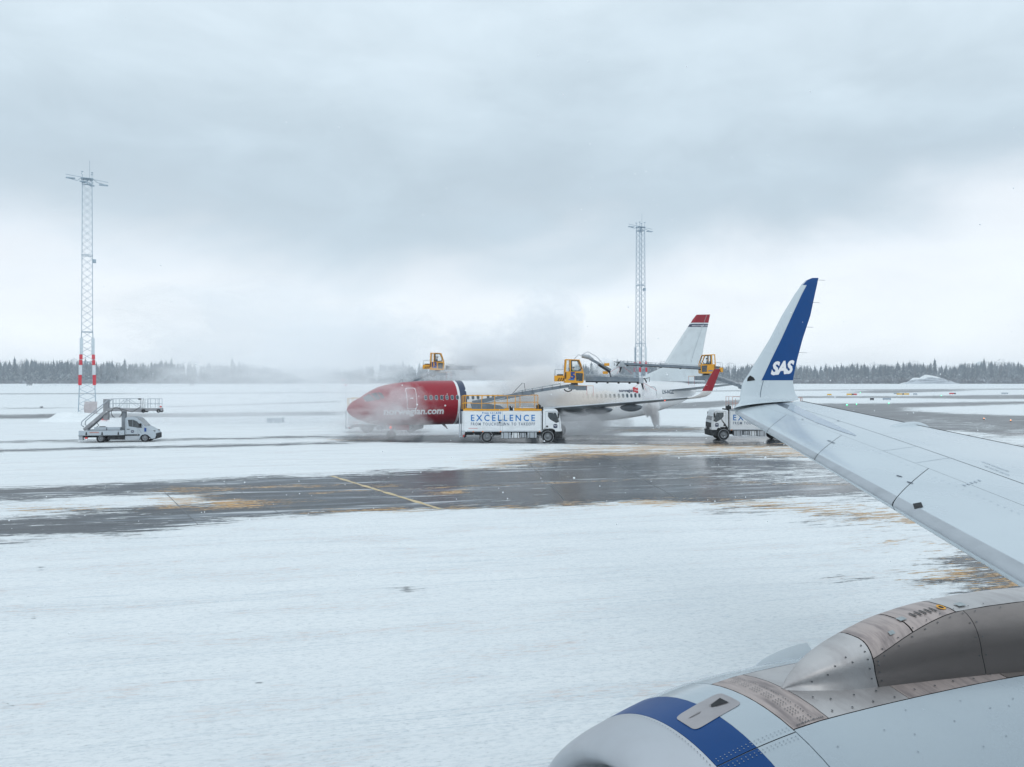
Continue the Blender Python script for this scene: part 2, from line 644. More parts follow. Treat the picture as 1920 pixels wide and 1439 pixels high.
    add([(1500, 757), (1640, 757), (1780, 755), (1920, 753), (2400, 748), (2400, 757), (1920, 758), (1800, 762), (1700, 765), (1700, 770),
         (1790, 776), (1920, 780), (2400, 790), (2400, 860), (1920, 822), (1800, 808), (1640, 806), (1500, 800)], 1, 22, 2)
    cut([(1700, 787), (1760, 786), (1920, 806), (2400, 815), (2400, 830), (1900, 812)], .55, 30, 3)
    cut([(1760, 812), (2400, 840), (2400, 870), (1800, 830)], .9, 30, 4)
    # lower right wet corner and its streaks
    add([(1735, 1047), (1800, 1036), (1900, 1030), (2300, 1020), (2300, 1160), (1920, 1140), (1790, 1128), (1830, 1100), (1740, 1088), (1800, 1070)], 1, 30, 8)
    add([(1560, 1090), (1700, 1075), (1800, 1085), (1700, 1092)], .52, 40, 8)
    add([(1280, 946), (1420, 938), (1560, 945), (1760, 975), (1800, 995), (1600, 985), (1420, 965)], .56, 45, 9)
    add([(1430, 915), (1700, 918), (1800, 960), (1500, 938)], .5, 45, 7)
    # scattered bare scuffs
    add([(726, 1108), (760, 1099), (806, 1105), (770, 1114)], .52, 14, 2.9)
    for x0, x1, y0, y1 in ((66, 88, 1063, 1069), (58, 70, 1156, 1161), (343, 392, 1142, 1148), (470, 498, 1277, 1283), (-5, 40, 1318, 1326), (582, 604, 1088, 1092), (678, 700, 1219, 1224), (640, 655, 1282, 1286)):
        add([(x0, y1), (x0 * .6 + x1 * .4, y0), (x1, y0 + 1), (x0 * .3 + x1 * .7, y1 + 1)], .56, 5, 1.9)
    add([(-100, 1000), (0, 1004), (120, 1002), (340, 990), (330, 996), (100, 1016), (-100, 1030)], .5, 30, 8)
    # slush, tinted by de-icing fluid
    orange([(290, 924), (330, 915), (480, 914), (400, 922)], .8, 20, 3)
    orange([(300, 933), (380, 930), (385, 944), (310, 952)], .95, 18, 3)
    orange([(385, 939), (560, 938), (520, 948), (385, 956)], .95, 18, 3)
    orange([(430, 914), (650, 907), (660, 911), (440, 918)], .72, 25, 2)
    orange([(690, 911), (740, 908), (740, 912), (700, 913)], .8, 14, 2)
    orange([(800, 925), (870, 919), (880, 924), (810, 929)], .85, 14, 2)
    orange([(600, 957), (830, 949), (1000, 948), (1110, 940), (1260, 936), (1340, 940), (1330, 948), (1100, 950), (830, 957), (610, 962)], .68, 25, 3)
    orange([(960, 862), (1000, 850), (1120, 846), (1300, 842), (1560, 845), (1560, 858), (1330, 852), (1100, 858), (1010, 866), (930, 878)], .82, 25, 3.5)
    orange([(1060, 838), (1300, 832), (1560, 838), (1540, 846), (1100, 846)], .78, 25, 3.5)
    orange([(1350, 846), (1560, 845), (1570, 860), (1400, 856)], .72, 25, 3.5)
    orange([(880, 866), (1000, 856), (1060, 860), (980, 874), (900, 880)], .7, 25, 3.5)
    orange([(1280, 938), (1450, 940), (1740, 962), (1800, 985), (1700, 985), (1420, 955)], .7, 35, 5)
    orange([(1330, 902), (1640, 908), (1640, 912), (1350, 906)], .5, 25, 2.5)
    orange([(1700, 1080), (1860, 1055), (1920, 1060), (2100, 1060), (2100, 1130), (1900, 1120), (1780, 1100)], .6, 35, 7)
    orange([(1640, 1015), (1800, 1010), (1920, 1040), (1740, 1050)], .42, 40, 8)
    orange([(1120, 806), (1330, 803), (1330, 806), (1140, 810)], .6, 25, 2)
    orange([(620, 823), (720, 822), (720, 826), (620, 827)], .6, 25, 2)
    orange([(0, 950), (120, 944), (350, 948), (300, 955), (100, 965), (0, 970)], .42, 35, 4)
    orange([(540, 930), (620, 921), (1330, 893), (1330, 895), (620, 925), (540, 932)], .5, 25, 1.5)
    frost([(820, 868), (1000, 846), (1300, 822), (1700, 822), (1760, 900), (1600, 935), (1300, 940), (1000, 945), (820, 925)], 1, 50, 10)
    frost([(1000, 822), (2200, 815), (2200, 845), (1000, 835)], 1, 40, 4)
    frost([(1700, 1030), (2300, 1000), (2300, 1200), (1700, 1140)], .8, 40, 8)
    return bare, slush, thin


def make_ground():
    pys = np.concatenate([np.arange(713.6, 722, .7), np.arange(722, 800, 1.0), np.arange(800, 1000, 1.6), np.arange(1000, 1500, 4),
                          np.arange(1500, 3600, 150)])
    pxs = np.concatenate([np.arange(-3400, -300, 200), np.arange(-300, 2220, 5.0), np.arange(2220, 5400, 200)])
    PX, PY = np.meshgrid(pxs, pys)
    Y = H * F / (PY - 711)
    X = (PX - 960) / F * Y
    bare, slush, thin = band_field(PX, PY)
    Z = np.zeros_like(X)
    # low drifts of snow beside the pavement
    snowy = np.clip(1 - bare * 2.2, 0, 1)
    Z += snowy * (.012 * np.sin(X * .9 + np.sin(Y * .35) * 2) * np.sin(Y * .8 + X * .07) + .012)
    Z += np.where(Y > 85, snowy * .05 * (1 + np.sin(X * .11) * np.sin(Y * .05)), 0)
    nr, nc = X.shape
    verts = np.stack([X, Y, Z], -1).reshape(-1, 3)
    i = np.arange(nr - 1)[:, None] * nc + np.arange(nc - 1)[None]
    faces = np.stack([i, i + nc, i + nc + 1, i + 1], -1).reshape(-1, 4)
    me = bpy.data.meshes.new('apron_ground')
    me.vertices.add(len(verts))
    me.vertices.foreach_set('co', verts.astype(np.float32).ravel())
    me.loops.add(faces.size)
    me.loops.foreach_set('vertex_index', faces.ravel())
    me.polygons.add(len(faces))
    me.polygons.foreach_set('loop_start', np.arange(0, faces.size, 4))
    me.polygons.foreach_set('loop_total', np.full(len(faces), 4))
    me.update(calc_edges=True)
    me.polygons.foreach_set('use_smooth', np.ones(len(faces), bool))
    for nm, arr in (('bare', bare), ('slush', slush), ('thin', thin)):
        a = me.attributes.new(nm, 'FLOAT', 'POINT')
        a.data.foreach_set('value', arr.astype(np.float32).ravel())
    m = bpy.data.materials.new('apron_surface')
    m.use_nodes = True
    nt = m.node_tree
    b = nt.nodes['Principled BSDF']

    def attr(nm):
        a = nt.nodes.new('ShaderNodeAttribute')
        a.attribute_name = nm
        return a.outputs['Fac']
    streak = nnoise(nt, 1.0, 7, (.16, .9, 1), .62, .5, rot=R(-13))
    streak2 = nnoise(nt, 1.0, 8, (.5, 3.6, 1), .68, .6, rot=R(-15))
    streak3 = nnoise(nt, 1.0, 8, (2.2, 11.0, 1), .7, .4, rot=R(-11))
    speck = nnoise(nt, 15, 6, (.55, 1.3, 1), .75, .1, rot=R(-14))
    fine = nnoise(nt, 7, 7, (.6, 1.3, 1), .7, .2, rot=R(-14))
    blot = nnoise(nt, .35, 5, (.4, 1, 1), .55)
    track = nnoise(nt, 1.0, 3, (.10, 17, 1), .6, .12, rot=R(-12))
    lanes = nnoise(nt, 1.0, 2, (.06, .75, 1), .5, .2, rot=R(-12.5))
    tread = nnoise(nt, 1.0, 2, (9, 14, 1), .5, .1, rot=R(-12))

    def cen(v, k):
        return nmath(nt, 'MULTIPLY', nmath(nt, 'SUBTRACT', v, .5), k)
    per = nmath(nt, 'ADD', nmath(nt, 'ADD', cen(streak, 1.3), cen(streak2, 2.1)), nmath(nt, 'ADD', cen(streak3, 1.0), cen(fine, .6)))
    bare_v = nmath(nt, 'MULTIPLY', nramp(nt, nmath(nt, 'ADD', attr('bare'), per), .40, .66), nramp(nt, attr('bare'), .01, .16))
    sper = nmath(nt, 'ADD', nmath(nt, 'ADD', cen(streak2, 3.2), cen(streak3, 2.0)), cen(fine, 1.2))
    sl_v = nmath(nt, 'MULTIPLY', nramp(nt, nmath(nt, 'ADD', attr('slush'), sper), .52, .68), nramp(nt, attr('slush'), .02, .22))
    # snow
    snow_c = nmix(nt, nramp(nt, streak, .38, .68), (.83, .85, .855), (.77, .80, .815))
    snow_c = nmix(nt, nmath(nt, 'MULTIPLY', nramp(nt, fine, .46, .66), .38), snow_c, (.58, .63, .66))
    snow_c = nmix(nt, nmath(nt, 'MULTIPLY', nramp(nt, streak2, .54, .72), .42), snow_c, (.56, .62, .67))
    snow_c = nmix(nt, nmath(nt, 'MULTIPLY', nmath(nt, 'MULTIPLY', nmath(nt, 'MULTIPLY', nramp(nt, track, .52, .60), nramp(nt, lanes, .52, .60)), nramp(nt, tread, .35, .6)), .50), snow_c, (.50, .57, .62))
    snow_c = nmix(nt, nmath(nt, 'MULTIPLY', nramp(nt, speck, .50, .68), .60), snow_c, (.50, .55, .58))
    snow_c = nmix(nt, nmath(nt, 'MULTIPLY', nmath(nt, 'MULTIPLY', nramp(nt, speck, .60, .70), nramp(nt, streak2, .46, .58)), .5), snow_c, (.50, .40, .36))
    peach = nmath(nt, 'MULTIPLY', nmath(nt, 'MULTIPLY', nramp(nt, streak, .5, .64), nramp(nt, streak3, .48, .62)), .42)
    snow_c = nmix(nt, peach, snow_c, (.66, .50, .43))
    dirty = nmath(nt, 'MULTIPLY', nramp(nt, fine, .63, .74), nramp(nt, blot, .36, .60))
    snow_c = nmix(nt, nmath(nt, 'MULTIPLY', dirty, .5), snow_c, (.36, .31, .30))
    # dark scratches where tyres and ploughs have scraped through
    scm = nmath(nt, 'MULTIPLY', nmath(nt, 'MULTIPLY', nramp(nt, streak3, .62, .72), nramp(nt, streak, .52, .64)), .42)
    snow_c = nmix(nt, scm, snow_c, (.20, .22, .25))
    # tarmac, with a glaze of snow on parts of it
    tar = nmix(nt, nramp(nt, fine, .35, .7), (.024, .030, .038), (.055, .064, .075))
    glaze = nmath(nt, 'MULTIPLY', nramp(nt, streak2, .53, .74), .38)
    tar = nmix(nt, glaze, tar, (.26, .31, .36))
    tar = nmix(nt, nmath(nt, 'MULTIPLY', nramp(nt, streak3, .60, .70), .35), tar, (.46, .50, .54))
    tar = nmix(nt, nmath(nt, 'MULTIPLY', nramp(nt, speck, .52, .70), .30), tar, (.15, .17, .19))
    lines = nnoise(nt, 1.0, 6, (.11, 1.25, 1), .66, .5, rot=R(-14))
    tar = nmix(nt, nmath(nt, 'MULTIPLY', nramp(nt, lines, .53, .60), .55), tar, (.20, .235, .27))
    tar = nmix(nt, nmath(nt, 'MULTIPLY', nramp(nt, lines, .60, .65), .75), tar, (.62, .64, .66))
    tar = nmix(nt, nmath(nt, 'MULTIPLY', nmath(nt, 'SUBTRACT', 1.0, nramp(nt, lines, .38, .47)), .85), tar, (.012, .016, .022))
    or_c = nmix(nt, nramp(nt, fine, .42, .60), (.62, .33, .11), (.80, .62, .42))
    col = nmix(nt, bare_v, snow_c, tar)
    col = nmix(nt, nmath(nt, 'MULTIPLY', sl_v, .80), col, or_c)
    nt.links.new(col, b.inputs['Base Color'])
    wet = nmath(nt, 'MULTIPLY', bare_v, nmath(nt, 'SUBTRACT', 1.0, sl_v))
    puddle = nramp(nt, blot, .36, .56)
    rt = nmath(nt, 'MULTIPLY_ADD', nmath(nt, 'MULTIPLY', attr('thin'), nmath(nt, 'MULTIPLY_ADD', puddle, .5, .5)), -.24, .31)
    rough = nt.nodes.new('ShaderNodeMix')
    nt.links.new(wet, rough.inputs['Factor'])
    rough.inputs['A'].default_value = .9
    nt.links.new(rt, rough.inputs['B'])
    nt.links.new(rough.outputs['Result'], b.inputs['Roughness'])
    b.inputs['Specular IOR Level'].default_value = .5
    b.inputs['IOR'].default_value = 1.2
    hgt = nmath(nt, 'ADD', nmath(nt, 'MULTIPLY', nmath(nt, 'SUBTRACT', 1.0, bare_v), 1.0), nmath(nt, 'MULTIPLY', nmath(nt, 'ADD', nmath(nt, 'ADD', fine, streak2), nmath(nt, 'MULTIPLY', speck, .9)), .75))
    hgt = nmath(nt, 'ADD', hgt, nmath(nt, 'MULTIPLY', sl_v, .8))
    bn = nt.nodes.new('ShaderNodeBump')
    bn.inputs['Distance'].default_value = .03
    bs = nmath(nt, 'MULTIPLY_ADD', wet, -.62, .80)
    nt.links.new(bs, bn.inputs['Strength'])
    nt.links.new(hgt, bn.inputs['Height'])
    nt.links.new(bn.outputs[0], b.inputs['Normal'])
    me.materials.append(m)
    link('apron_ground', me, kind='structure')
    # open snow land all round, a little lower
    g = MB()
    g.add([(-2400, -400, -.06), (2400, -400, -.06), (2400, 3200, -.06), (-2400, 3200, -.06)], [(0, 1, 2, 3)], SNOWM)
    g.build('snow_field', kind='structure')


make_ground()


def strip(name, a, b, w, m, z=.006, label=None, n=24):
    """flat painted strip between two pixel positions on the ground"""
    A, B = G(*a), G(*b)
    d = (B - A).normalized()
    s = Vector((-d.y, d.x, 0)) * w / 2
    g = MB()
    rows = []
    for i in range(n + 1):
        p = A.lerp(B, i / n)
        j = 1 + .3 * math.sin(i * 2.3) + .25 * math.sin(i * 5.1)
        rows.append([p - s * j + Vector((0, 0, z)), p + s * j + Vector((0, 0, z))])
    g.grid(rows, m, False)
    return g.build(name, kind='structure', fix=False)


YLINE = mat('worn_yellow_line', (.62, .48, .26), .5, dirt=.7, dirt_col=(.25, .24, .22), scale=2)
JOINT = mat('pavement_joint_tar', (.03, .035, .042), .3, dirt=.3)
strip('painted_line', (622, 893), (826, 955), .22, YLINE)
strip('pavement_joint', (408, 899), (532, 967), .04, JOINT, z=.004)
strip('pavement_joint', (290, 905), (372, 985), .04, JOINT, z=.004)
strip('pavement_joint', (985, 861), (1060, 940), .04, JOINT, z=.004)
strip('pavement_joint', (1130, 855), (1270, 935), .04, JOINT, z=.004)

# long low snow banks
def mound(name, c, sx, sy, sz, label, m=SNOWM, seed=1):
    rg = random.Random(seed)
    g = MB()
    rows = []
    ph = [rg.uniform(0, 6) for _ in range(6)]
    for i in range(15):
        r = i / 14
        row = []
        for k in range(36):
            q = 2 * math.pi * k / 36
            rr = r * (1 + .12 * math.sin(3 * q + ph[0]) + .08 * math.sin(5 * q + ph[1]))
            hh = max(0, (1 - r * r)) ** 1.3 * (1 + .22 * math.sin(4 * q * r + ph[2]) + .15 * math.sin(7 * r + 2 * q + ph[3]))
            row.append((rr * sx * math.cos(q), rr * sy * math.sin(q), hh * sz - .08))
        rows.append(row)
    g.grid(rows, m, True, loop=True)
    o = g.build(name, label=label, cat='snow bank')
    o.location = c
    return o


mound('snow_bank', G(150, 790) + Vector((0, -1, 0)), 5.2, 3.0, 1.15, 'rounded bank of ploughed snow at the foot of the tall mast behind the pickup', seed=3)


# ------------------------------------------------------------------ the airliner the picture is taken from
TH = R(23.4)
own = empty('own_airliner', (0, 0, 0), TH, label='airliner in front with long grey wing, blue winglet and blue-banded engine, cropped by the frame', cat='airliner')


def W(a, b, z):          # outboard, aft, up from eye height -> local
    return Vector((b, a, z + H))


def ray_at(px, py, a):
    X, Y, Z = (px - 960) / F, 1.0, (711 - py) / F
    aa = -X * math.sin(TH) + Y * math.cos(TH)
    bb = X * math.cos(TH) + Y * math.sin(TH)
    t = a / aa
    return W(a, bb * t, Z * t)


def wing_le(a):
    return 13.14 - (16.3 - a) * .5206 - .04


def wing_te(a):
    if a < 3.9:
        return 15.2 - (16.3 - 3.9) * .27
    return 15.2 - (16.3 - a) * .27


def wing_pt(a, x, upper=True, off=0.0):
    le, te = wing_le(a), wing_te(a)
    zl, zt = -.80 - .091 * (16.3 - a), -.55 - .08 * (16.3 - a)
    c = te - le
    th = .105
    x = max(0.0, min(1.0, x))
    yt = 5 * th * (.2969 * math.sqrt(x) - .126 * x - .3516 * x * x + .2843 * x ** 3 - .1015 * x ** 4)
    z = zl + (zt - zl) * x + (yt * .62 + off / c if upper else -yt * .95 - off / c) * c
    return W(a, le + c * x - (off if x < .01 else 0), z)


wing = MB()
rows = []
for i in range(31):
    a = -.2 + (16.0 + .2) * i / 30
    row = [wing_pt(a, (1 - math.cos(math.pi * k / 16)) / 2, True, -.012) for k in range(16, 0, -1)]
    row += [wing_pt(a, (1 - math.cos(math.pi * k / 16)) / 2, False, -.012) for k in range(0, 17)]
    rows.append(row)
wing.grid(rows, DARKG, True)
wing_o = wing.build('wing', own)


def xs(a):
    return .285 + (.36 - .285) * (a - 6.2) / 8.0


def xl(a):
    return .454 + (.654 - .454) * (a - 6.9) / 8.2


def wing_patch(name, a0, a1, d0, d1, fx0, fx1, m, na=14, nx=8, wrap=False, parent=wing_o, off=0.0):
    g = MB()
    rows = []
    for k in range(nx + 1):
        t = k / nx
        row = []
        for i in range(na + 1):
            u = i / na
            ab = a0 + (a1 - a0) * u
            if wrap:
                tt = -.5 + 1.5 * t
                fr = max(tt, 0) ** 1.6
                a = ab + (d0 + (d1 - d0) * u) * fr
                x = fx1(a) * (fr if tt > 0 else 0)
                if tt >= 0:
                    row.append(wing_pt(a, x, True, off))
                else:
                    row.append(wing_pt(a, (-tt) ** 1.6 * .55, False, off))
            else:
                a = ab
                row.append(wing_pt(a, fx0(a) + (fx1(a) - fx0(a)) * t, True, off))
        rows.append(row)
    g.grid(rows, m, True)
    return g.build(name, parent)


cuts = [(15.95, .0), (13.06, 1.1), (10.22, 1.02), (7.37, .85), (4.4, .7), (1.2, .5)]
for (a1, d1), (a0, d0) in zip(cuts[:-1], cuts[1:]):
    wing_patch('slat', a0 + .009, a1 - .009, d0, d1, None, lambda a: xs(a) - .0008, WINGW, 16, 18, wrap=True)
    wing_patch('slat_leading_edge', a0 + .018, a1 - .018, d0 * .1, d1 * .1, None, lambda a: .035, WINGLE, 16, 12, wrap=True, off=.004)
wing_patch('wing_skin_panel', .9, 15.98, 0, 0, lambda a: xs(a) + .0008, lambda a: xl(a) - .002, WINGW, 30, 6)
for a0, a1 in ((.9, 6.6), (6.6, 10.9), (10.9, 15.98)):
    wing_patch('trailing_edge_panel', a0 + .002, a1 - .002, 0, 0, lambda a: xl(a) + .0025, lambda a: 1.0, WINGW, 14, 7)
# underside
g = MB()
rows = [[wing_pt(.9 + 15.08 * i / 30, .2 + .8 * k / 6, False, .004) for i in range(31)] for k in range(7)]
g.grid(rows, WINGW)
g.build('wing_lower_skin', wing_o)
# flap track fairings under the trailing edge
for a in (4.6, 8.2, 11.6):
    g = MB()
    rows = []
    for i in range(13):
        t = i / 12
        r = .16 * math.sin(math.pi * min(1, t * 1.02)) ** .6 + .002
        c = wing_pt(a, .5 + .62 * t if .5 + .62 * t < 1 else 1, False) + Vector((0, 0, -.10))
        c.x = wing_le(a) + (wing_te(a) - wing_le(a)) * (.5 + .65 * t)
        rows.append([(c.x, c.y + r * .7 * math.cos(q), c.z + r * 1.5 * math.sin(q)) for q in [2 * math.pi * k / 12 for k in range(12)]])
    g.grid(rows, WINGW, True, loop=True)
    g.build('flap_track_fairing', wing_o)

for a_ in (12.6, 9.6, 8.6, 5.6):     # rib joints of the skin panels
    g = MB()
    g.grid([[wing_pt(a_ + .012 * k, xs(a_) + (xl(a_) - xs(a_)) * i / 6, True, .0035) for i in range(7)] for k in (0, 1)], mat('faint_joint', (.42, .48, .53), .4))
    g.build('skin_joint', wing_o)
# small marks, latches and tape on the wing
MARK = mat('stencil_dark', (.06, .08, .12), .6, dirt=.2)
MARKP = mat('stencil_faint', (.42, .48, .54), .6, dirt=.2)


def wing_ab(px, py):
    best = None
    for i in range(900):
        a = 2.5 + i * .015
        p = ray_at(px, py, a)
        le, te = wing_le(a), wing_te(a)
        x = (p.x - le) / (te - le)
        if x < 0 or x > 1:
            continue
        s = wing_pt(a, x, True)
        if p.z <= s.z:
            return a, x
        best = (a, x)
    return best


def wing_mark(px, py, w, d, m=MARK, name='stencil_mark', ang=0, parent=wing_o):
    r = wing_ab(px, py)
    if not r:
        return
    a, x = r
    c = wing_te(a) - wing_le(a)
    g = MB()
    ca, sa = math.cos(ang), math.sin(ang)
    rows = []
    for v in (-.5, 0, .5):
        row = []
        for u in (-.5, 0, .5):
            du, dv = u * w * ca - v * d * sa, u * w * sa + v * d * ca
            row.append(wing_pt(a + du, x + dv / c, True, .008))
        rows.append(row)
    g.grid(rows, m, False)
    return g.build(name, parent)


wing_mark(1721, 949, .16, .12, BLACK, 'dark_patch', .45)
for px, py in ((1555, 828), (1562, 831), (1686, 894), (1706, 906)):
    wing_mark(px, py, .12, .03, MARK, 'latch_mark', -.2)
for px, py in ((1572, 790), (1505, 787), (1429, 757)):
    wing_mark(px, py, .06, .04, MARK, 'drain_hole')
for i in range(6):
    wing_mark(1845 + i * 8.6, 868 + i * 3.2, .10, .02, MARKP, 'stencil_line', .1)
for i in range(5):
    wing_mark(1850 + i * 9.5, 876 + i * 3.6, .10, .02, MARKP, 'stencil_line', .1)
for i in range(5):
    wing_mark(1808 + i * 7, 911 - i * 2.2, .07, .03, MARKP, 'stencil_line', .1)
for i in range(26):          # flush fasteners
    wing_mark(1585 + i * 13, 822 + i * 5.7, .018, .018, MARKP, 'wing_fastener')

g = MB()  # reflection of the blue winglet in the wet wing, painted as a dark streak
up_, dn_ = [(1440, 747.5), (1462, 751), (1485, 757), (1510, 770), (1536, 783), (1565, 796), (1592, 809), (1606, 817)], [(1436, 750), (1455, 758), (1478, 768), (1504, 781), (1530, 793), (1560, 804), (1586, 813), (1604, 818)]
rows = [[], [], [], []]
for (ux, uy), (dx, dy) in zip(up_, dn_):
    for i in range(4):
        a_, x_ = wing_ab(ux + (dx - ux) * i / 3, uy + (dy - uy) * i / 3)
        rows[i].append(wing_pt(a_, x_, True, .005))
g.grid(rows, mat('painted_reflection', (.20, .27, .38), .12, dirt=.9, dirt_col=(.44, .51, .57), scale=9, coat=.5))
g.build('winglet_reflection', wing_o)

# winglet: section = leading edge, trailing edge, outboard distance, tilt of the surface normal
WS = [((1374, 768), (1484, 753), 15.94, 0), ((1378, 763), (1490, 751), 16.12, 28), ((1384, 757), (1497, 750), 16.26, 58),
      ((1387, 751), (1497, 747), 16.36, 80), ((1388, 740), (1490.5, 737), 16.42, 90), ((1391, 722), (1487, 719), 16.47, 90),
      ((1395, 713.5), (1487, 713.5), 16.49, 90), ((1403, 702), (1489.5, 700), 16.52, 90), ((1418.5, 676), (1494.6, 675), 16.58, 90), ((1443, 636), (1505, 636), 16.68, 90),
      ((1466, 592), (1519.5, 592), 16.8, 90), ((1490, 552), (1528, 552), 16.92, 90), ((1502, 535), (1531.8, 535), 16.97, 90),
      ((1511, 526.5), (1533.4, 526.5), 17.0, 90), ((1523, 521.5), (1534.6, 521.5), 17.02, 90)]


def winglet_pt(k, x, side, off=0.0):
    (l, t, a, ti) = WS[k]
    A, B = ray_at(*l, a), ray_at(*t, a)
    c = (B - A).length
    th = .105 if k < 3 else .085
    yt = 5 * th * (.2969 * math.sqrt(x) - .126 * x - .3516 * x * x + .2843 * x ** 3 - .1015 * x ** 4) * (.62 if k == 0 and side > 0 else .9)
    q = R(ti)
    n = Vector((0, -math.sin(q), math.cos(q)))        # inner / upper side
    return A.lerp(B, x) + n * side * (yt * c + off)


def winglet_patch(name, k0, k1, x0, x1, side, m, off=0.0, parent=None, nx=10):
    g = MB()
    g.grid([[winglet_pt(k, x0 + (x1 - x0) * ((1 - math.cos(math.pi * i / nx)) / 2 if x0 == 0 and x1 == 1 else i / nx), side, off) for i in range(nx + 1)]
            for k in range(k0, k1 + 1)], m)
    return g.build(name, parent)


g = MB()
rows = []
for k in range(len(WS)):
    xsn = [(1 - math.cos(math.pi * i / 14)) / 2 for i in range(15)]
    rows.append([winglet_pt(k, x, 1) for x in xsn[::-1]] + [winglet_pt(k, x, -1) for x in xsn[1:]])
g.grid(rows, WINGW)
g.f.append(tuple(len(g.v) - len(rows[0]) + i for i in range(len(rows[0]))))
g.m.append(0)
g.sm.append(False)
wl_o = g.build('winglet', own)
for s_ in (1, -1):
    winglet_patch('blue_panel', 6, 12, .315, .995, s_, BLUE, .004, wl_o, 8)
    winglet_patch('blue_tip', 12, 14, .0, .995, s_, BLUE, .004, wl_o, 8)


def on_winglet(px, py, off=.012):
    k = 0
    ys = [(w[0][1] + w[1][1]) / 2 for w in WS]
    for i in range(len(ys) - 1):
        if ys[i] >= py >= ys[i + 1]:
            k = i
    t = (ys[k] - py) / (ys[k] - ys[k + 1])
    lx = WS[k][0][0] * (1 - t) + WS[k + 1][0][0] * t
    tx = WS[k][1][0] * (1 - t) + WS[k + 1][1][0] * t
    x = min(1, max(0, (px - lx) / (tx - lx)))
    return winglet_pt(k, x, 1, off).lerp(winglet_pt(k + 1, x, 1, off), t)


lettering('SAS', lambda x, y: on_winglet(1441.5 + x - y * .0, 702.5 - y - x * .06, .010), 47, 23.5, LWHITE, wl_o, bold=.05, shear=.32, spacing=.94, label='white letters SAS on the blue winglet panel')
g = MB()
pat = [(1398.5, 715), (1400, 709), (1404.5, 703.5), (1410, 708), (1412.5, 713.5), (1404, 714.5)]
g.add([on_winglet(*p, .008) for p in pat], [tuple(range(6))], BLACK)
g.build('light_cover', wl_o)
g = MB()
for t in range(12):
    y0, y1 = 714 + t * 2.6, 714 + (t + 1) * 2.6
    f0, f1 = 1427.5 - 6.5 * math.sin(t / 12 * 1.5), 1427.5 - 6.5 * math.sin((t + 1) / 12 * 1.5)
    g.add([on_winglet(f0 - .5, y0, .005), on_winglet(f0 + .5, y0, .005), on_winglet(f1 + .5, y1, .005), on_winglet(f1 - .5, y1, .005)], [(0, 1, 2, 3)], SEAL)
g.build('winglet_joint', wl_o)
for px, py, L in ((1533, 525.5, 14), (1521.5, 567.5, 15), (1510, 613.5, 15), (1499, 661.5, 14), (1488, 710, 12)):
    g = MB()
    y = py
    A = ray_at(px - 1, py, 16.75)
    B = ray_at(px + L, py + .5, 16.75)
    g.tube([A, B], .0045, MARK, 5)
    g.build('static_wick', wl_o)

# side of the fuselage, just behind the eye
g = MB()
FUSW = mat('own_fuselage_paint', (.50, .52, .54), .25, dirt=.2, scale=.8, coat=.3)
rows = []
for b in np.linspace(-13, 22, 36):
    k = 1 if b > -8 else .6 + .4 * math.sqrt(max(0, 1 - ((-8 - b) / 5.2) ** 2))
    rows.append([W(-2.02 + 1.88 * k * math.cos(q), b, -.85 + 2.0 * k * math.sin(q)) for q in np.linspace(0, 2 * math.pi, 49)[:-1]])
g.grid(rows, FUSW, True, loop=True)
fu_o = g.build('fuselage', own)
for i in range(-14, 36):
    b = .03 + i * .508
    g = MB()
    pts = []
    for q in np.linspace(0, 2 * math.pi, 15)[:-1]:
        zz = .02 + .17 * math.copysign(abs(math.sin(q)) ** .7, math.sin(q))
        bb = b + .115 * math.copysign(abs(math.cos(q)) ** .7, math.cos(q))
        pts.append(W(-2.02 + 1.886 * math.sqrt(1 - ((zz + .85) / 2.0) ** 2), bb, zz))
    g.add(pts, [tuple(range(14))], GLASS)
    g.build('cabin_window', fu_o)

# engine nacelle
NA, NZ = 2.70, -2.46
NB = [1.65, 1.66, 1.69, 1.75, 1.82, 1.9, 2.083, 2.28, 2.45, 2.9, 3.5, 4.2, 4.9]
NR = [.92, .94, .962, .988, 1.01, 1.03, 1.074, 1.107, 1.122, 1.131, 1.125, 1.085, .985]


def nac(b, th, off=0.0):
    r = interp(b, NB, NR) + off
    return W(NA + r * math.cos(R(th)), b, NZ + r * math.sin(R(th)))


nacelle = MB()
rows = []
for b in list(np.linspace(1.9, 4.9, 24)):
    rows.append([nac(b, q, -.014) for q in range(0, 360, 6)])
nacelle.grid(rows, DARKG, True, loop=True)
nac_o = nacelle.build('engine_nacelle', own)


def nac_patch(name, b0, b1, t0, t1, m, off=0.0, nb=8, label=None, lip=True):
    g = MB()
    nt_ = max(3, int(abs(t1 - t0) / 4))
    rows = [[nac(b0 + (b1 - b0) * i / nb, t0 + (t1 - t0) * k / nt_, off) for k in range(nt_ + 1)] for i in range(nb + 1)]
    g.grid(rows, m)
    if lip:   # returned edges give the panel its thickness
        for rr, ro in ((rows[0], [nac(b0, t0 + (t1 - t0) * k / nt_, off - .012) for k in range(nt_ + 1)]), (rows[-1], [nac(b1, t0 + (t1 - t0) * k / nt_, off - .012) for k in range(nt_ + 1)])):
            g.grid([rr, ro], m, False)
    o = g.build(name, nac_o)
    if label:
        o['label'] = label
    return o


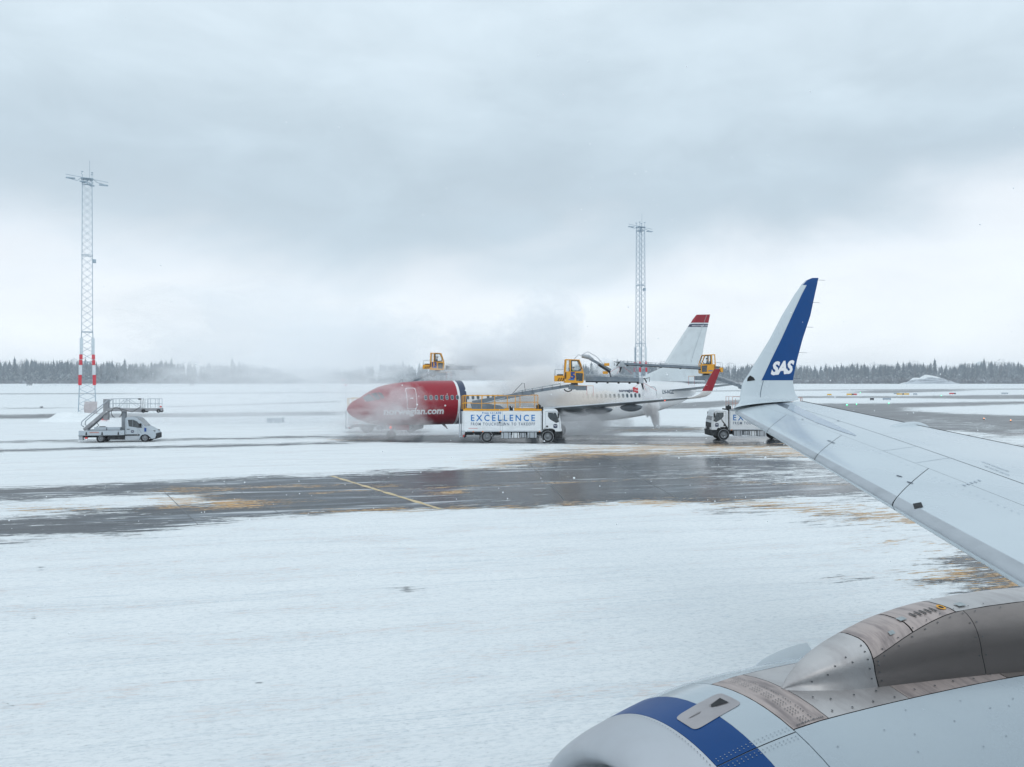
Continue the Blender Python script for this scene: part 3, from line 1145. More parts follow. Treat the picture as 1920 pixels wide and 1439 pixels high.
# polished lip: outside round into the intake
g = MB()
prof = [(1.9, 1.03), (1.82, 1.01), (1.75, .988), (1.69, .962), (1.66, .94), (1.65, .92), (1.656, .90), (1.675, .878), (1.71, .858), (1.78, .842), (1.9, .832)]
fine_p = []
for i in range(len(prof) - 1):
    for k in range(3):
        t = k / 3
        fine_p.append((prof[i][0] * (1 - t) + prof[i + 1][0] * t, prof[i][1] * (1 - t) + prof[i + 1][1] * t))
fine_p.append(prof[-1])
g.grid([[W(NA + r * math.cos(R(q)), b, NZ + r * math.sin(R(q))) for q in range(0, 360, 3)] for b, r in prof], LIPM, True, loop=True)
lip_o = g.build('inlet_lip', nac_o)
sub = lip_o.modifiers.new('sub', 'SUBSURF')
sub.levels = sub.render_levels = 1
g = MB()
g.grid([[W(NA + r * math.cos(R(q)), b, NZ + r * math.sin(R(q))) for q in range(0, 360, 6)] for b, r in ((1.9, .831), (2.2, .82), (2.6, .82))], mat('intake_liner', (.16, .17, .19), .45, metal=.3, dirt=.3), True, loop=True)
g.build('intake_barrel', nac_o)
for k in range(24):
    q = 2 * math.pi * k / 24
    g = MB()
    pts = []
    for rr in (.16, .45, .8):
        for sgn in (-1, 1):
            tw = .5 + .6 * rr
            dq = sgn * .10 / max(rr, .25) * .45
            pts.append(W(NA + rr * math.cos(q + dq), 2.55 + sgn * .05 * tw, NZ + rr * math.sin(q + dq)))
    g.add(pts, [(0, 1, 3, 2), (2, 3, 5, 4)], mat('fan_blade_metal', (.12, .125, .14), .35, metal=.7, dirt=.3), True)
    g.build('fan_blade', nac_o)
g = MB()
g.lathe([(2.25, .002), (2.32, .06), (2.45, .13), (2.6, .18)], BLACK, 24, 'x', (0, NA, NZ + H))
g.build('fan_spinner', nac_o)

nac_patch('blue_band', 1.902, 2.083, 104.13, 360 + 103.87, BLUE, label='dark blue painted band behind the metal inlet lip')
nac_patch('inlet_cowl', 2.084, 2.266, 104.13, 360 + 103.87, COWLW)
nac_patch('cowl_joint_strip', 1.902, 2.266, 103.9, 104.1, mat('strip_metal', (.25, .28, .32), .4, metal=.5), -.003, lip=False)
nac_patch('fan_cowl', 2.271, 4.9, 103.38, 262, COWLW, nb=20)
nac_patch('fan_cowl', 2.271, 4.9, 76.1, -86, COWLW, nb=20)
nac_patch('heat_shield_strip', 2.272, 2.447, 103.15, 76.3, TITANP, label='scorched riveted metal strip ahead of the strut fairing')
nac_patch('heat_shield', 2.451, 2.896, 103.15, 76.4, TITANL)
nac_patch('heat_shield', 2.900, 3.52, 103.15, 76.4, TITANP)
nac_patch('heat_shield', 3.526, 4.9, 103.1, 76.4, TITAN)
# scoop plate with its hole
g = MB()
bs0, bs1, t0, t1 = 1.95, 2.215, 83.8, 91.8
out = []
for i in range(24):
    q = 2 * math.pi * i / 24
    cx, cq = abs(math.cos(q)) ** .28 * math.copysign(1, math.cos(q)), abs(math.sin(q)) ** .28 * math.copysign(1, math.sin(q))
    out.append(nac((bs0 + bs1) / 2 + (bs1 - bs0) / 2 * cx, (t0 + t1) / 2 + (t1 - t0) / 2 * cq + cx * -.9, .0025))
cen = nac((bs0 + bs1) / 2, (t0 + t1) / 2, .004)
g.add([cen] + out, [(0, i + 1, (i + 1) % 24 + 1) for i in range(24)], mat('scoop_metal', (.40, .38, .39), .4, metal=.5, dirt=.4), True)
sc_o = g.build('scoop_plate', nac_o)
g = MB()
hb, ht = 2.13, 87.0
g.add([nac(hb - .15, ht + .7, .0045), nac(hb + .05, ht + 1.7, .0048), nac(hb + .02, ht + .1, .0048)], [(0, 1, 2)], mat('scoop_painted_shade', (.16, .15, .155), .5, metal=.3))  # shading inside the recess, painted as flat dark and pale facets
g.add([nac(hb - .15, ht + .7, .0046), nac(hb + .05, ht - 1.5, .0048), nac(hb + .02, ht + .1, .0049)], [(0, 1, 2)], mat('scoop_painted_lit', (.30, .28, .28), .5, metal=.3))
g.add([nac(hb - .03, ht + .8, .0052), nac(hb + .045, ht + 1.6, .0055), nac(hb + .045, ht - 1.3, .0055), nac(hb - .02, ht - .2, .0052)], [(0, 1, 2, 3)], BLACK)
g.build('scoop_opening', nac_o)


def dots(name, pts, r, m, parent, nrm=None, n=6):
    """small round fastener heads; pts = (point, outward normal)"""
    g = MB()
    for p, nn in pts:
        nn = Vector(nn).normalized()
        a = nn.orthogonal().normalized()
        c = nn.cross(a)
        g.add([p + (a * math.cos(2 * math.pi * k / n) + c * math.sin(2 * math.pi * k / n)) * r for k in range(n)], [tuple(range(n))], m)
    o = g.build(name, parent, fix=False)
    o['kind'] = 'stuff'
    return o


def nrow(b0, b1, t0, t1, n, off=.0025):
    out_ = []
    for i in range(n):
        u = i / max(1, n - 1)
        b, t = b0 + (b1 - b0) * u, t0 + (t1 - t0) * u
        out_.append((nac(b, t, off), (0, math.cos(R(t)), math.sin(R(t)))))
    return out_


RIV = mat('rivet_dark', (.07, .08, .09), .5)
RIVF = mat('rivet_faint', (.26, .30, .34), .5)
dots('rivets', nrow(1.884, 1.884, 60, 180, 110), .0026, RIV, nac_o)
pts = []
for dt in (1.0, 1.7):
    for sgn in (-1, 1):
        pts += nrow(1.92, 2.25, 104 + sgn * dt, 104 + sgn * dt, 18)
dots('rivets', pts, .0026, RIVF, nac_o)
pts = []
for bb in (2.33, 2.345, 2.36, 2.385):
    pts += [(p, n) for i, (p, n) in enumerate(nrow(bb, bb, 78, 102.3, 34)) if (i * 7 + int(bb * 1000)) % 5 != 0]
pts += nrow(2.30, 2.43, 102.5, 102.5, 14)
dots('rivets', pts, .0034, RIV, nac_o)
pts = [(nac(RNG.uniform(2.35, 3.6), RNG.uniform(106, 128), .0025), (0, -.3, 1)) for _ in range(22)]
pts = [(p, (0, p.y - NA, p.z - H - NZ)) for p, n in pts]
dots('latch_dots', pts, .0035, RIVF, nac_o)
pts = []
for b, t in ((2.5, 101.5), (2.6, 102), (2.72, 101.8), (2.84, 101.9), (2.56, 98), (2.68, 98.5), (2.8, 98.8), (2.5, 96), (2.98, 101), (3.1, 101.2), (3.22, 101), (3.34, 101.5), (3.46, 101.2), (3.1, 98.6), (3.3, 99.6)):
    pts.append((nac(b, t, .003), (0, math.cos(R(t)), math.sin(R(t)))))
dots('screw_heads', pts, .0048, RIV, nac_o, n=8)
# curved chine on the far flank
g = MB()
th_ = 62


def chine(px, py, k):
    X, Y, Z = (px - 960) / F, 1.0, (711 - py) / F
    aa, bb = -X * math.sin(TH) + Y * math.cos(TH), X * math.cos(TH) + Y * math.sin(TH)
    tn = math.tan(R(th_))
    t = (NA * tn - NZ) / (aa * tn - Z) if abs(aa * tn - Z) > 1e-6 else 1
    return W(aa * t, bb * t, Z * t)


ch = [(1400, 1268), (1412, 1252), (1428, 1238), (1446, 1228), (1463, 1220), (1480, 1213.5), (1497, 1208.5), (1512, 1205.5), (1515, 1208), (1529.5, 1230), (1534, 1262)]
front_ = [chine(*p, 0) for p in ch]
off_ = Vector((0, math.sin(R(th_)), -math.cos(R(th_)))) * .012
n_ = len(ch)
g.add(front_ + [p + off_ for p in front_], [tuple(range(n_))[::-1], tuple(range(n_, 2 * n_))] + [(i, (i + 1) % n_, n_ + (i + 1) % n_, n_ + i) for i in range(n_)], mat('fin_light_grey', (.62, .67, .70), .35))
g.build('vortex_fin', nac_o)

# strut fairing on top of the nacelle
FB = [2.44, 2.5, 2.6, 2.72, 2.84, 3.0, 3.15, 3.35, 3.6, 4.0, 4.6, 5.4]
FW = [.004, .04, .08, .115, .135, .155, .17, .19, .21, .235, .26, .27]
FH = [1.124, 1.172, 1.225, 1.268, 1.302, 1.34, 1.362, 1.378, 1.385, 1.375, 1.32, 1.15]


def fair(b, s, off=0.0):
    w, h = interp(b, FB, FW), interp(b, FB, FH)
    r = interp(b, NB, NR) if b < 4.9 else .985
    zf = math.sqrt(max(r * r - w * w, .2)) - .004
    q = math.pi * s
    ca = math.copysign(abs(math.cos(q)) ** .62, math.cos(q))
    sa = max(0, math.sin(q)) ** .85
    # the skirt flares where the fairing meets the cowl
    fl = .016 * max(0, 1 - s * 14) + .016 * max(0, 1 - (1 - s) * 14)
    return W(NA - (w + off + fl) * ca, b, NZ + zf + (h - zf + off) * sa)


def fair_patch(name, parent, b0, b1, s0, s1, m, off=0.0, nb=10, ns=10, label=None):
    g = MB()
    rows = []
    for i in range(nb + 1):
        b = b0 + (b1 - b0) * i / nb
        f0 = s0(b) if callable(s0) else s0
        f1 = s1(b) if callable(s1) else s1
        rows.append([fair(b, f0 + (f1 - f0) * k / ns, off) for k in range(ns + 1)])
    g.grid(rows, m)
    o = g.build(name, parent)
    if label:
        o['label'] = label
    return o


g = MB()
g.grid([[fair(b, k / 24, -.008) for k in range(25)] for b in np.linspace(2.5, 5.4, 24)], DARKG)
strut = g.build('engine_strut', own)


def sr(b):
    return interp(b, [2.84, 3.1, 3.35, 3.6, 5.4], [.19, .31, .39, .40, .40])


fair_patch('fairing_nose', strut, 2.44, 2.838, 0, 1, TITANL, ns=22, label='pale pointed metal nose of the strut fairing')
g0 = .0035
fair_patch('fairing_side_panel', strut, 2.843, 3.438, 0, lambda b: sr(b) - g0, TITAN, ns=10)
fair_patch('fairing_side_panel', strut, 3.442, 5.4, 0, lambda b: sr(b) - g0, TITAN, ns=10)
fair_patch('fairing_top_panel', strut, 2.844, 3.086, lambda b: sr(b) + g0, .85, TITANP, ns=10)
fair_patch('fairing_top_panel', strut, 3.094, 3.39, lambda b: sr(b) + g0, .85, TITANP, ns=10)
fair_patch('fairing_top_panel', strut, 3.398, 5.4, lambda b: sr(b) + g0, .85, TITANL, ns=10)
fair_patch('fairing_far_panel', strut, 2.844, 5.4, .855, 1, TITAN, ns=4)


def fdots(lst, r=.0038, m=RIV, name='screw_heads'):
    pts = []
    for b, s in lst:
        p = fair(b, s, .003)
        n = (fair(b, s, .05) - fair(b, s, 0))
        pts.append((p, n))
    return dots(name, pts, r, m, strut, n=8)


fdots([(2.815, .12), (2.815, .2), (2.815, .28), (2.815, .36), (2.72, .3), (2.74, .22), (2.66, .24), (2.62, .16), (2.55, .12), (2.815, .05)])
fdots([(b, sr(b) - .03) for b in np.linspace(2.9, 3.42, 7)] + [(b, sr(b) + .03) for b in np.linspace(2.9, 3.6, 8)] + [(b, sr(b) - .03) for b in np.linspace(3.5, 4, 4)]
      + [(2.862, s) for s in (.03, .08, .13, .16)] + [(3.42, s) for s in (.08, .18, .28)] + [(3.46, s) for s in (.08, .18, .28)])
for i in range(5):
    g = MB()
    b = 3.17 + i * .032
    g.grid([[fair(b + db, s, .004) for s in np.linspace(.44, .49, 5)] for db in (0, .006, .012)], mat('slot_dark', (.06, .055, .055), .6))
    g.build('vent_slot', strut)
g = MB()
c0 = fair(3.36, .47, .004)
nn = (fair(3.36, .47, .05) - fair(3.36, .47, 0)).normalized()
a_ = nn.orthogonal().normalized()
c_ = nn.cross(a_)
for r0, r1, m_ in ((.022, .012, YEL), (.012, 0.0005, BLACK)):
    vs = [c0 + (a_ * math.cos(q) + c_ * math.sin(q)) * r0 for q in np.linspace(0, 2 * math.pi, 17)[:-1]] + [c0 + (a_ * math.cos(q) + c_ * math.sin(q)) * r1 for q in np.linspace(0, 2 * math.pi, 17)[:-1]]
    g.add(vs, [(i, (i + 1) % 16, 16 + (i + 1) % 16, 16 + i) for i in range(16)], m_)
g.build('filler_cap', strut)
for b, s, w in ((3.45, .44, .05), (3.08, .44, .04), (2.97, .34, .03)):
    g = MB()
    g.grid([[fair(b + db, s + ds, .004) for ds in (0, .02, .04)] for db in (0, w / 2, w)], mat('pale_sticker', (.34, .38, .39), .5, dirt=.4, scale=20))
    g.build('sticker', strut)

# ------------------------------------------------------------------ the red-nosed airliner being de-iced
NX, NY = -14.7, 70.9
AH = math.atan2(.408, .913)
jet = empty('red_nosed_airliner', (NX, NY, 0), AH, label='white airliner with red nose and red fin tip standing in de-icing steam', cat='airliner')
fsx = [0, .12, .35, .6, 1.2, 2, 3, 4, 5, 6.5, 8, 24, 26, 27.5, 30.8, 32, 33.7, 35.7, 37.8]
f_top = [2.72, 2.95, 3.22, 3.43, 3.74, 4.25, 4.72, 4.95, 5.09, 5.2, 5.25, 5.25, 5.25, 5.25, 5.25, 5.24, 5.2, 5.1, 4.75]
f_bot = [2.68, 2.42, 2.16, 1.98, 1.70, 1.42, 1.24, 1.18, 1.16, 1.15, 1.15, 1.15, 1.15, 1.18, 1.52, 1.75, 2.2, 2.75, 3.75]
f_hw = [.03, .28, .52, .72, 1.08, 1.42, 1.68, 1.8, 1.86, 1.88, 1.88, 1.88, 1.88, 1.86, 1.6, 1.42, 1.1, .7, .2]


def fus(s, ang, off=0.0):
    t, b, w = interp(s, fsx, f_top), interp(s, fsx, f_bot), interp(s, fsx, f_hw)
    zc, hh = (t + b) / 2, (t - b) / 2
    q = R(ang)
    o = (w + off) * math.cos(q)
    # the cockpit brow: the top is flatter at the windshield
    return Vector((s, -o, zc + (hh + off) * math.sin(q)))


def fus_z(s, z, off=0.0):
    t, b = interp(s, fsx, f_top), interp(s, fsx, f_bot)
    zc, hh = (t + b) / 2, (t - b) / 2
    return fus(s, math.degrees(math.asin(max(-1, min(1, (z - zc) / hh)))), off)


def fus_section(name, s0, s1, m, n, parent=jet, label=None, ls=None):
    g = MB()
    ss = ls if ls is not None else np.linspace(s0, s1, n + 1)
    g.grid([[fus(s, q) for q in range(0, 360, 5)] for s in ss], m, True, loop=True)
    if s0 == 0:
        g.f.append(tuple(range(72)))
        g.m.append(0)
        g.sm.append(True)
    o = g.build(name, parent)
    if label:
        o['label'] = label
    return o


nose = fus_section('nose_section', 0, 9.85, RED, 60, label='red front of the fuselage', ls=np.concatenate([np.linspace(0, 1, 14) ** 1.5 * 1.0, np.linspace(1.1, 9.85, 40)]))
fus_section('fuselage_ring', 9.85, 10.08, WHITE, 2, label='thin white ring')
fus_section('fuselage_ring', 10.08, 10.72, NAVY, 3, label='dark navy ring between the red nose and the white cabin')
cabin = fus_section('cabin_section', 10.72, 37.8, WHITE, 90)


def fus_patch(name, s0, s1, z0, z1, m, off, parent, rnd=.0, n=5, label=None, skew=0):
    g = MB()
    if rnd:
        pts = []
        for i in range(20):
            q = 2 * math.pi * i / 20
            cx = math.copysign(abs(math.cos(q)) ** rnd, math.cos(q))
            cz = math.copysign(abs(math.sin(q)) ** rnd, math.sin(q))
            pts.append(fus_z((s0 + s1) / 2 + (s1 - s0) / 2 * cx, (z0 + z1) / 2 + (z1 - z0) / 2 * cz, off))
        c = fus_z((s0 + s1) / 2, (z0 + z1) / 2, off)
        g.add([c] + pts, [(0, i + 1, (i + 1) % 20 + 1) for i in range(20)], m, True)
    else:
        g.grid([[fus_z(s0 + (s1 - s0) * k / n + skew * i / n, z0 + (z1 - z0) * i / n, off) for k in range(n + 1)] for i in range(n + 1)], m)
    o = g.build(name, parent)
    if label:
        o['label'] = label
    return o


WPANE = mat('cabin_window_glass', (.05, .08, .10), .12, dirt=.5, dirt_col=(.2, .26, .3), scale=2)
WRIM = mat('window_rim', (.30, .33, .36), .4, dirt=.2)
for i in range(47):
    s = 6.75 + i * .508
    if 9.8 < s < 10.75 or i in (11, 24):
        continue
    w = fus_patch('cabin_window', s - .155, s + .155, 3.49, 3.93, WRIM, .008, nose if s < 9.8 else cabin, .7)
    fus_patch('pane', s - .115, s + .115, 3.54, 3.88, WPANE, .014, w, .7)


def door_outline(name, s0, s1, z0, z1, m, parent, wd=.05):
    g = MB()
    pts = []
    rr = .18
    for cx, cz, q0 in ((s1 - rr, z1 - rr, 0), (s0 + rr, z1 - rr, 90), (s0 + rr, z0 + rr, 180), (s1 - rr, z0 + rr, 270)):
        for k in range(4):
            q = R(q0 + k * 30)
            pts.append((cx + rr * math.cos(q), cz + rr * math.sin(q)))
    full = []
    for i, p in enumerate(pts):
        n = pts[(i + 1) % len(pts)]
        L = math.hypot(n[0] - p[0], n[1] - p[1])
        kk = max(1, int(L / .2))
        full += [(p[0] + (n[0] - p[0]) * j / kk, p[1] + (n[1] - p[1]) * j / kk) for j in range(kk)]
    cx, cz = (s0 + s1) / 2, (z0 + z1) / 2
    inner = [(cx + (x - cx) * (1 - 2 * wd / (s1 - s0)), cz + (z - cz) * (1 - 2 * wd / (z1 - z0))) for x, z in full]
    g.grid([[fus_z(*p, .012) for p in full], [fus_z(*p, .012) for p in inner]], m, False, loop=True)
    return g.build(name, parent)


d = fus_patch('cabin_door', 5.02, 5.88, 2.75, 4.55, RED, .006, jet, label='red front cabin door outlined in white')
door_outline('door_outline', 4.98, 5.92, 2.7, 4.6, LWHITE, d)
fus_patch('door_handle', 5.3, 5.62, 3.63, 3.72, LWHITE, .014, d)
d = fus_patch('cabin_door', 31.1, 31.85, 2.95, 4.55, WHITE, .006, jet, label='white rear cabin door outlined in grey')
door_outline('door_outline', 31.05, 31.9, 2.9, 4.6, SEAL, d, .045)
fus_patch('door_handle', 31.4, 31.65, 3.5, 3.58, SEAL, .014, d)
fus_patch('port_hole', 8.5, 8.68, 2.9, 3.06, LWHITE, .012, nose, 1)
# cockpit glazing
CKG = mat('cockpit_glass', (.03, .045, .055), .08, dirt=.5, dirt_col=(.2, .25, .28), scale=1.5, coat=.6)
for sg in (1, -1):
    for quad in ([(1.55, 3.38), (1.30, 3.68), (1.86, 4.08), (2.28, 3.52)], [(2.36, 3.52), (1.98, 4.07), (2.45, 4.20), (2.72, 3.62)], [(2.80, 3.64), (2.53, 4.2), (2.85, 4.16), (3.05, 3.72)]):
        g = MB()
        p = [fus_z(s, z, .02) for s, z in quad]
        rows = []
        for i in range(5):
            u = i / 4
            row = []
            for k in range(5):
                v_ = k / 4
                s = (quad[0][0] * (1 - v_) + quad[3][0] * v_) * (1 - u) + (quad[1][0] * (1 - v_) + quad[2][0] * v_) * u
                z = (quad[0][1] * (1 - v_) + quad[3][1] * v_) * (1 - u) + (quad[1][1] * (1 - v_) + quad[2][1] * v_) * u
                q_ = fus_z(s, z, .015)
                q_.y *= sg
                row.append(q_)
            rows.append(row)
        g.grid(rows, CKG)
        g.build('cockpit_window', nose)
lettering('norwegian.com', lambda x, y: fus_z(2.95 + x, 2.24 + y, .018), 5.55, .46, LWHITE, nose, bold=.035)
lettering('NGZ', lambda x, y: fus_z(1.9 + x, 1.46 + y, .03), .75, .26, LWHITE, nose, bold=.0)
lettering('norwegian', lambda x, y: fus_z(27.2 + x, 4.08 + y, .018), 1.75, .24, NAVY, cabin, bold=.03)
lettering('LN-NGZ', lambda x, y: fus_z(32.7 + x, 3.86 + y, .018), 1.65, .42, SEAL, cabin, bold=.03)
# flag emblem
g = MB()
g.grid([[fus_z(29.0 + .62 * k / 6 - .12 * (i / 4), 4.52 - .5 * i / 4 + .05 * math.sin(k / 6 * 6), .016) for k in range(7)] for i in range(5)], REDB)
g.build('flag_emblem', cabin)
g = MB()
g.grid([[fus_z(29.1 + .45 * k / 6, 4.26 - .05 * i + .04 * math.sin(k / 6 * 6), .022) for k in range(7)] for i in range(2)], LWHITE)
g.grid([[fus_z(29.02 + .5 * k / 6, 3.94 + .10 * (k / 6) ** 2 - .05 * i, .020) for k in range(7)] for i in range(2)], NAVY)
g.build('emblem_stroke', cabin)

# fin (pixel -> centre plane of the aircraft)


def fin_pt(px, py, o=0.0):
    k = (px - 960) / F
    s = (k * (NY - .913 * o) - NX - .408 * o) / (.913 - k * .408)
    Y = NY + .408 * s - .913 * o
    return s, H + (711 - py) / F * Y


FIN = [((1196, 714), (1322, 716)), ((1214, 702), (1316, 704)), ((1240, 690), (1314, 692)), ((1247, 679), (1315.5, 679)), ((1262, 655), (1318.5, 655)), ((1281, 626), (1324, 626)),
       ((1289.5, 613.5), (1326.6, 613.5)), ((1293, 608), (1327.8, 608)), ((1295, 605.5), (1328.3, 605.5)), ((1299, 599), (1329.6, 599)), ((1306, 590.5), (1331.4, 590))]


def fin_rows(k0, k1, sides, off=0.0, x0=0, x1=1):
    rows = []
    for k in range(k0, k1 + 1):
        (l, t) = FIN[k]
        s0, z0 = fin_pt(*l)
        s1, z1 = fin_pt(*t)
        c = s1 - s0
        row = []
        seq = [(1 - math.cos(math.pi * i / 12)) / 2 for i in range(13)]
        for sd in sides:
            xs_ = seq if sd > 0 else seq[::-1]
            for x in xs_:
                x = x0 + (x1 - x0) * x
                yt = 5 * .085 * (.2969 * math.sqrt(x) - .126 * x - .3516 * x * x + .2843 * x ** 3 - .1015 * x ** 4) * min(c, 5.0)
                row.append((s0 + c * x, -sd * (yt + off), z0 + (z1 - z0) * x))
        rows.append(row)
    return rows


FINW = mat('fin_pale_paint', (.60, .66, .69), .35, dirt=.25, scale=1, coat=.2)
g = MB()
g.grid(fin_rows(0, 10, (1, -1)), FINW)
fin = g.build('tail_fin', jet)
for nm, k0, k1, m in (('fin_tip_band', 8, 10, RED), ('fin_stripe', 6, 7, NAVY)):
    g = MB()
    g.grid(fin_rows(k0, k1, (1, -1), .012), m)
    g.build(nm, fin)


def on_fin(px, py, off=.05):
    s, z = fin_pt(px, py)
    return (s, -(.16 + off), z)


lettering('www.norwegian.com', lambda x, y: on_fin(1294.5 + x, 612.4 - y, .06), 31, 2.4, LWHITE, fin, bold=.01)
g = MB()
ru = []
for k in range(3, 11):
    (l, t) = FIN[k]
    x = .68
    s0, z0 = fin_pt(*l)
    s1, z1 = fin_pt(*t)
    ru.append((s0 + (s1 - s0) * x, z0))
for i in range(len(ru) - 1):
    g.add([(ru[i][0] - .02, -.2, ru[i][1]), (ru[i][0] + .02, -.2, ru[i][1]), (ru[i + 1][0] + .02, -.17, ru[i + 1][1]), (ru[i + 1][0] - .02, -.17, ru[i + 1][1])], [(0, 1, 2, 3)], mat('rudder_line', (.38, .43, .46), .5))
g.build('rudder_joint', fin)


def surf(name, secs, sg, mtop, mbot, parent=jet, thick=.11, label=None):
    """flying surface: secs = (outboard, le_s, te_s, z_le, z_te)"""
    g = MB()
    top, bot = [], []
    seq = [(1 - math.cos(math.pi * i / 10)) / 2 for i in range(11)]
    for (o, l, t, zl, zt) in secs:
        c = t - l
        ru_, rl_ = [], []
        for x in seq:
            yt = 5 * thick * (.2969 * math.sqrt(x) - .126 * x - .3516 * x * x + .2843 * x ** 3 - .1015 * x ** 4) * c
            ru_.append((l + c * x, -sg * o, zl + (zt - zl) * x + yt * .6))
            rl_.append((l + c * x, -sg * o, zl + (zt - zl) * x - yt * .5))
        top.append(ru_)
        bot.append(rl_)
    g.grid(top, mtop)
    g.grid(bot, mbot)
    g.add([p for p in top[-1]] + [p for p in bot[-1]][::-1], [tuple(range(22))], mtop)
    o = g.build(name, parent, fix=False)
    if label:
        o['label'] = label
    return o


WTOP = mat('wing_top_snow', (.70, .74, .78), .5, dirt=.4, snow=.5)
secs = []
for o in (1.5, 3.5, 5.6, 8, 10.5, 13, 15, 16.9):
    l = 14.8 + .625 * (o - 1.7)
    t = 21.6 if o < 5.6 else 21.2 + (25.75 - 21.2) * (o - 5.6) / 11.3
    zl = 2.30 + .103 * (o - 1.5)
    secs.append((o, l, t, zl, zl - .03 * (t - l)))
for sg, nm in ((1, None), (-1, None)):
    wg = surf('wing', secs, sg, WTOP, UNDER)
    # leading edge, bare metal
    g = MB()
    rows = []
    for (o, l, t, zl, zt) in secs:
        c = t - l
        row = []
        for x, ud in ((.05, 1), (.02, 1), (.005, 1), (0, 0), (.005, -1), (.02, -1)):
            yt = 5 * .11 * (.2969 * math.sqrt(x) - .126 * x) * c
            row.append((l + c * x - .012, -sg * o, zl + (zt - zl) * x + (yt * .6 + .012 if ud > 0 else -yt * .5 - .012 if ud < 0 else 0)))
        rows.append(row)
    g.grid(rows, mat('leading_edge_metal', (.55, .6, .64), .35, metal=.4, dirt=.3, snow=.6))
    g.build('leading_edge', wg)
    for o in (4.0, 7.6, 10.8):
        g = MB()
        rows = []
        l = 14.8 + .625 * (o - 1.7)
        t = 21.6 if o < 5.6 else 21.2 + (25.75 - 21.2) * (o - 5.6) / 11.3
        z = 2.30 + .103 * (o - 1.5)
        for i in range(15):
            u = i / 14
            r = math.sin(math.pi * min(1, u)) ** .55
            x = l + (t - l) * .40 + (t - l) * .85 * u
            rows.append([(x, -sg * o - .22 * r * math.cos(q), z - .34 + .42 * r * math.sin(q) * (1.0 if math.sin(q) < 0 else .6) + .02 * u) for q in [2 * math.pi * k / 14 for k in range(14)]])
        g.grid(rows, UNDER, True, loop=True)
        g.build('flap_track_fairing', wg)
    # winglet
    WLS = [(16.9, 25.05 - .75, 25.75, 3.87, 0), (17.15, 24.75, 26.0, 3.95, 35), (17.35, 25.1, 26.25, 4.14, 65), (17.45, 25.35, 26.4, 4.42, 80), (17.75, 26.35, 27.0, 6.22, 80)]
    WLR = [0, 1, 2, 3, 4]
    g = MB()
    rows = []
    for (o, l, t, z, ti) in WLS[:4]:
        row = []
        seq = [(1 - math.cos(math.pi * i / 8)) / 2 for i in range(9)]
        for sd, sq in ((1, seq), (-1, seq[::-1])):
            for x in sq:
                yt = 5 * .10 * (.2969 * math.sqrt(x) - .126 * x - .3516 * x * x + .2843 * x ** 3 - .1015 * x ** 4) * (t - l)
                q = R(ti)
                row.append((l + (t - l) * x, -sg * (o - sd * yt * math.sin(q)), z + sd * yt * math.cos(q)))
        rows.append(row)
    g.grid(rows, WHITE)
    wl = g.build('winglet', jet)
    g = MB()
    rows = []
    for (o, l, t, z, ti) in WLS[3:]:
        row = []
        for sd, sq in ((1, seq), (-1, seq[::-1])):
            for x in sq:
                yt = 5 * .10 * (.2969 * math.sqrt(x) - .126 * x - .3516 * x * x + .2843 * x ** 3 - .1015 * x ** 4) * (t - l)
                q = R(ti)
                row.append((l + (t - l) * x, -sg * (o - sd * yt * math.sin(q)), z + sd * yt * math.cos(q)))
        rows.append(row)
    g.grid(rows, RED)
    g.add(rows[-1], [tuple(range(18))], RED)
    g.build('winglet_blade', wl, label='red upright blade of the winglet')
    # tailplane
    tp = surf('tailplane', [(.4, 33.6, 37.0, 4.2, 4.2), (2, 34.5, 37.4, 4.38, 4.36), (7.2, 37.3, 39.0, 5.0, 4.98)], sg, WTOP, UNDER, thick=.1)
    # engine
    g = MB()
    cz = 1.72
    prof = [(12.9, .78), (12.82, .84), (12.95, .93), (13.4, 1.02), (14.4, 1.05), (15.6, .98), (16.4, .82)]
    g.lathe([(x, r) for x, r in prof], WHITE, 32, 'x', (0, -sg * 4.83, cz))
    en = g.build('engine', jet)
    g = MB()
    g.lathe([(12.9, .78), (13.2, .76), (13.6, .77), (13.62, .01)], BLACK, 24, 'x', (0, -sg * 4.83, cz))
    g.build('engine_intake', en)
    g = MB()
    g.lathe([(16.3, .55), (17.4, .36), (18.0, .02)], TITAN, 20, 'x', (0, -sg * 4.83, cz))
    g.build('exhaust_cone', en)
    g = MB()
    g.prism([(13.6, 2.6), (15.2, 2.85), (18.4, 2.75), (18.0, 2.2), (14.5, 2.4)], -sg * 4.83 - .2, -sg * 4.83 + .2, WHITE)
    g.build('engine_pylon', en)


def gear(name, s, o, r, w, z_top, label=None, parent=jet):
    g = MB()
    g.tube([(s, -o, r), (s + .05, -o, z_top)], [.09, .11], STEELW, 10)
    g.tube([(s, -o, r * 1.6), (s + .7, -o, z_top - .1)], .05, STEELW, 8)
    g.tube([(s, -o - .3, r), (s, -o + .3, r)], .06, STEELW, 8)
    t = g.build(name, parent)
    if label:
        t['label'] = label
    for dy in (-.32, .32):
        wheel(t, s, -o + dy, r, r, w, 1 if dy > 0 else -1, False, name='tyre')
    return t


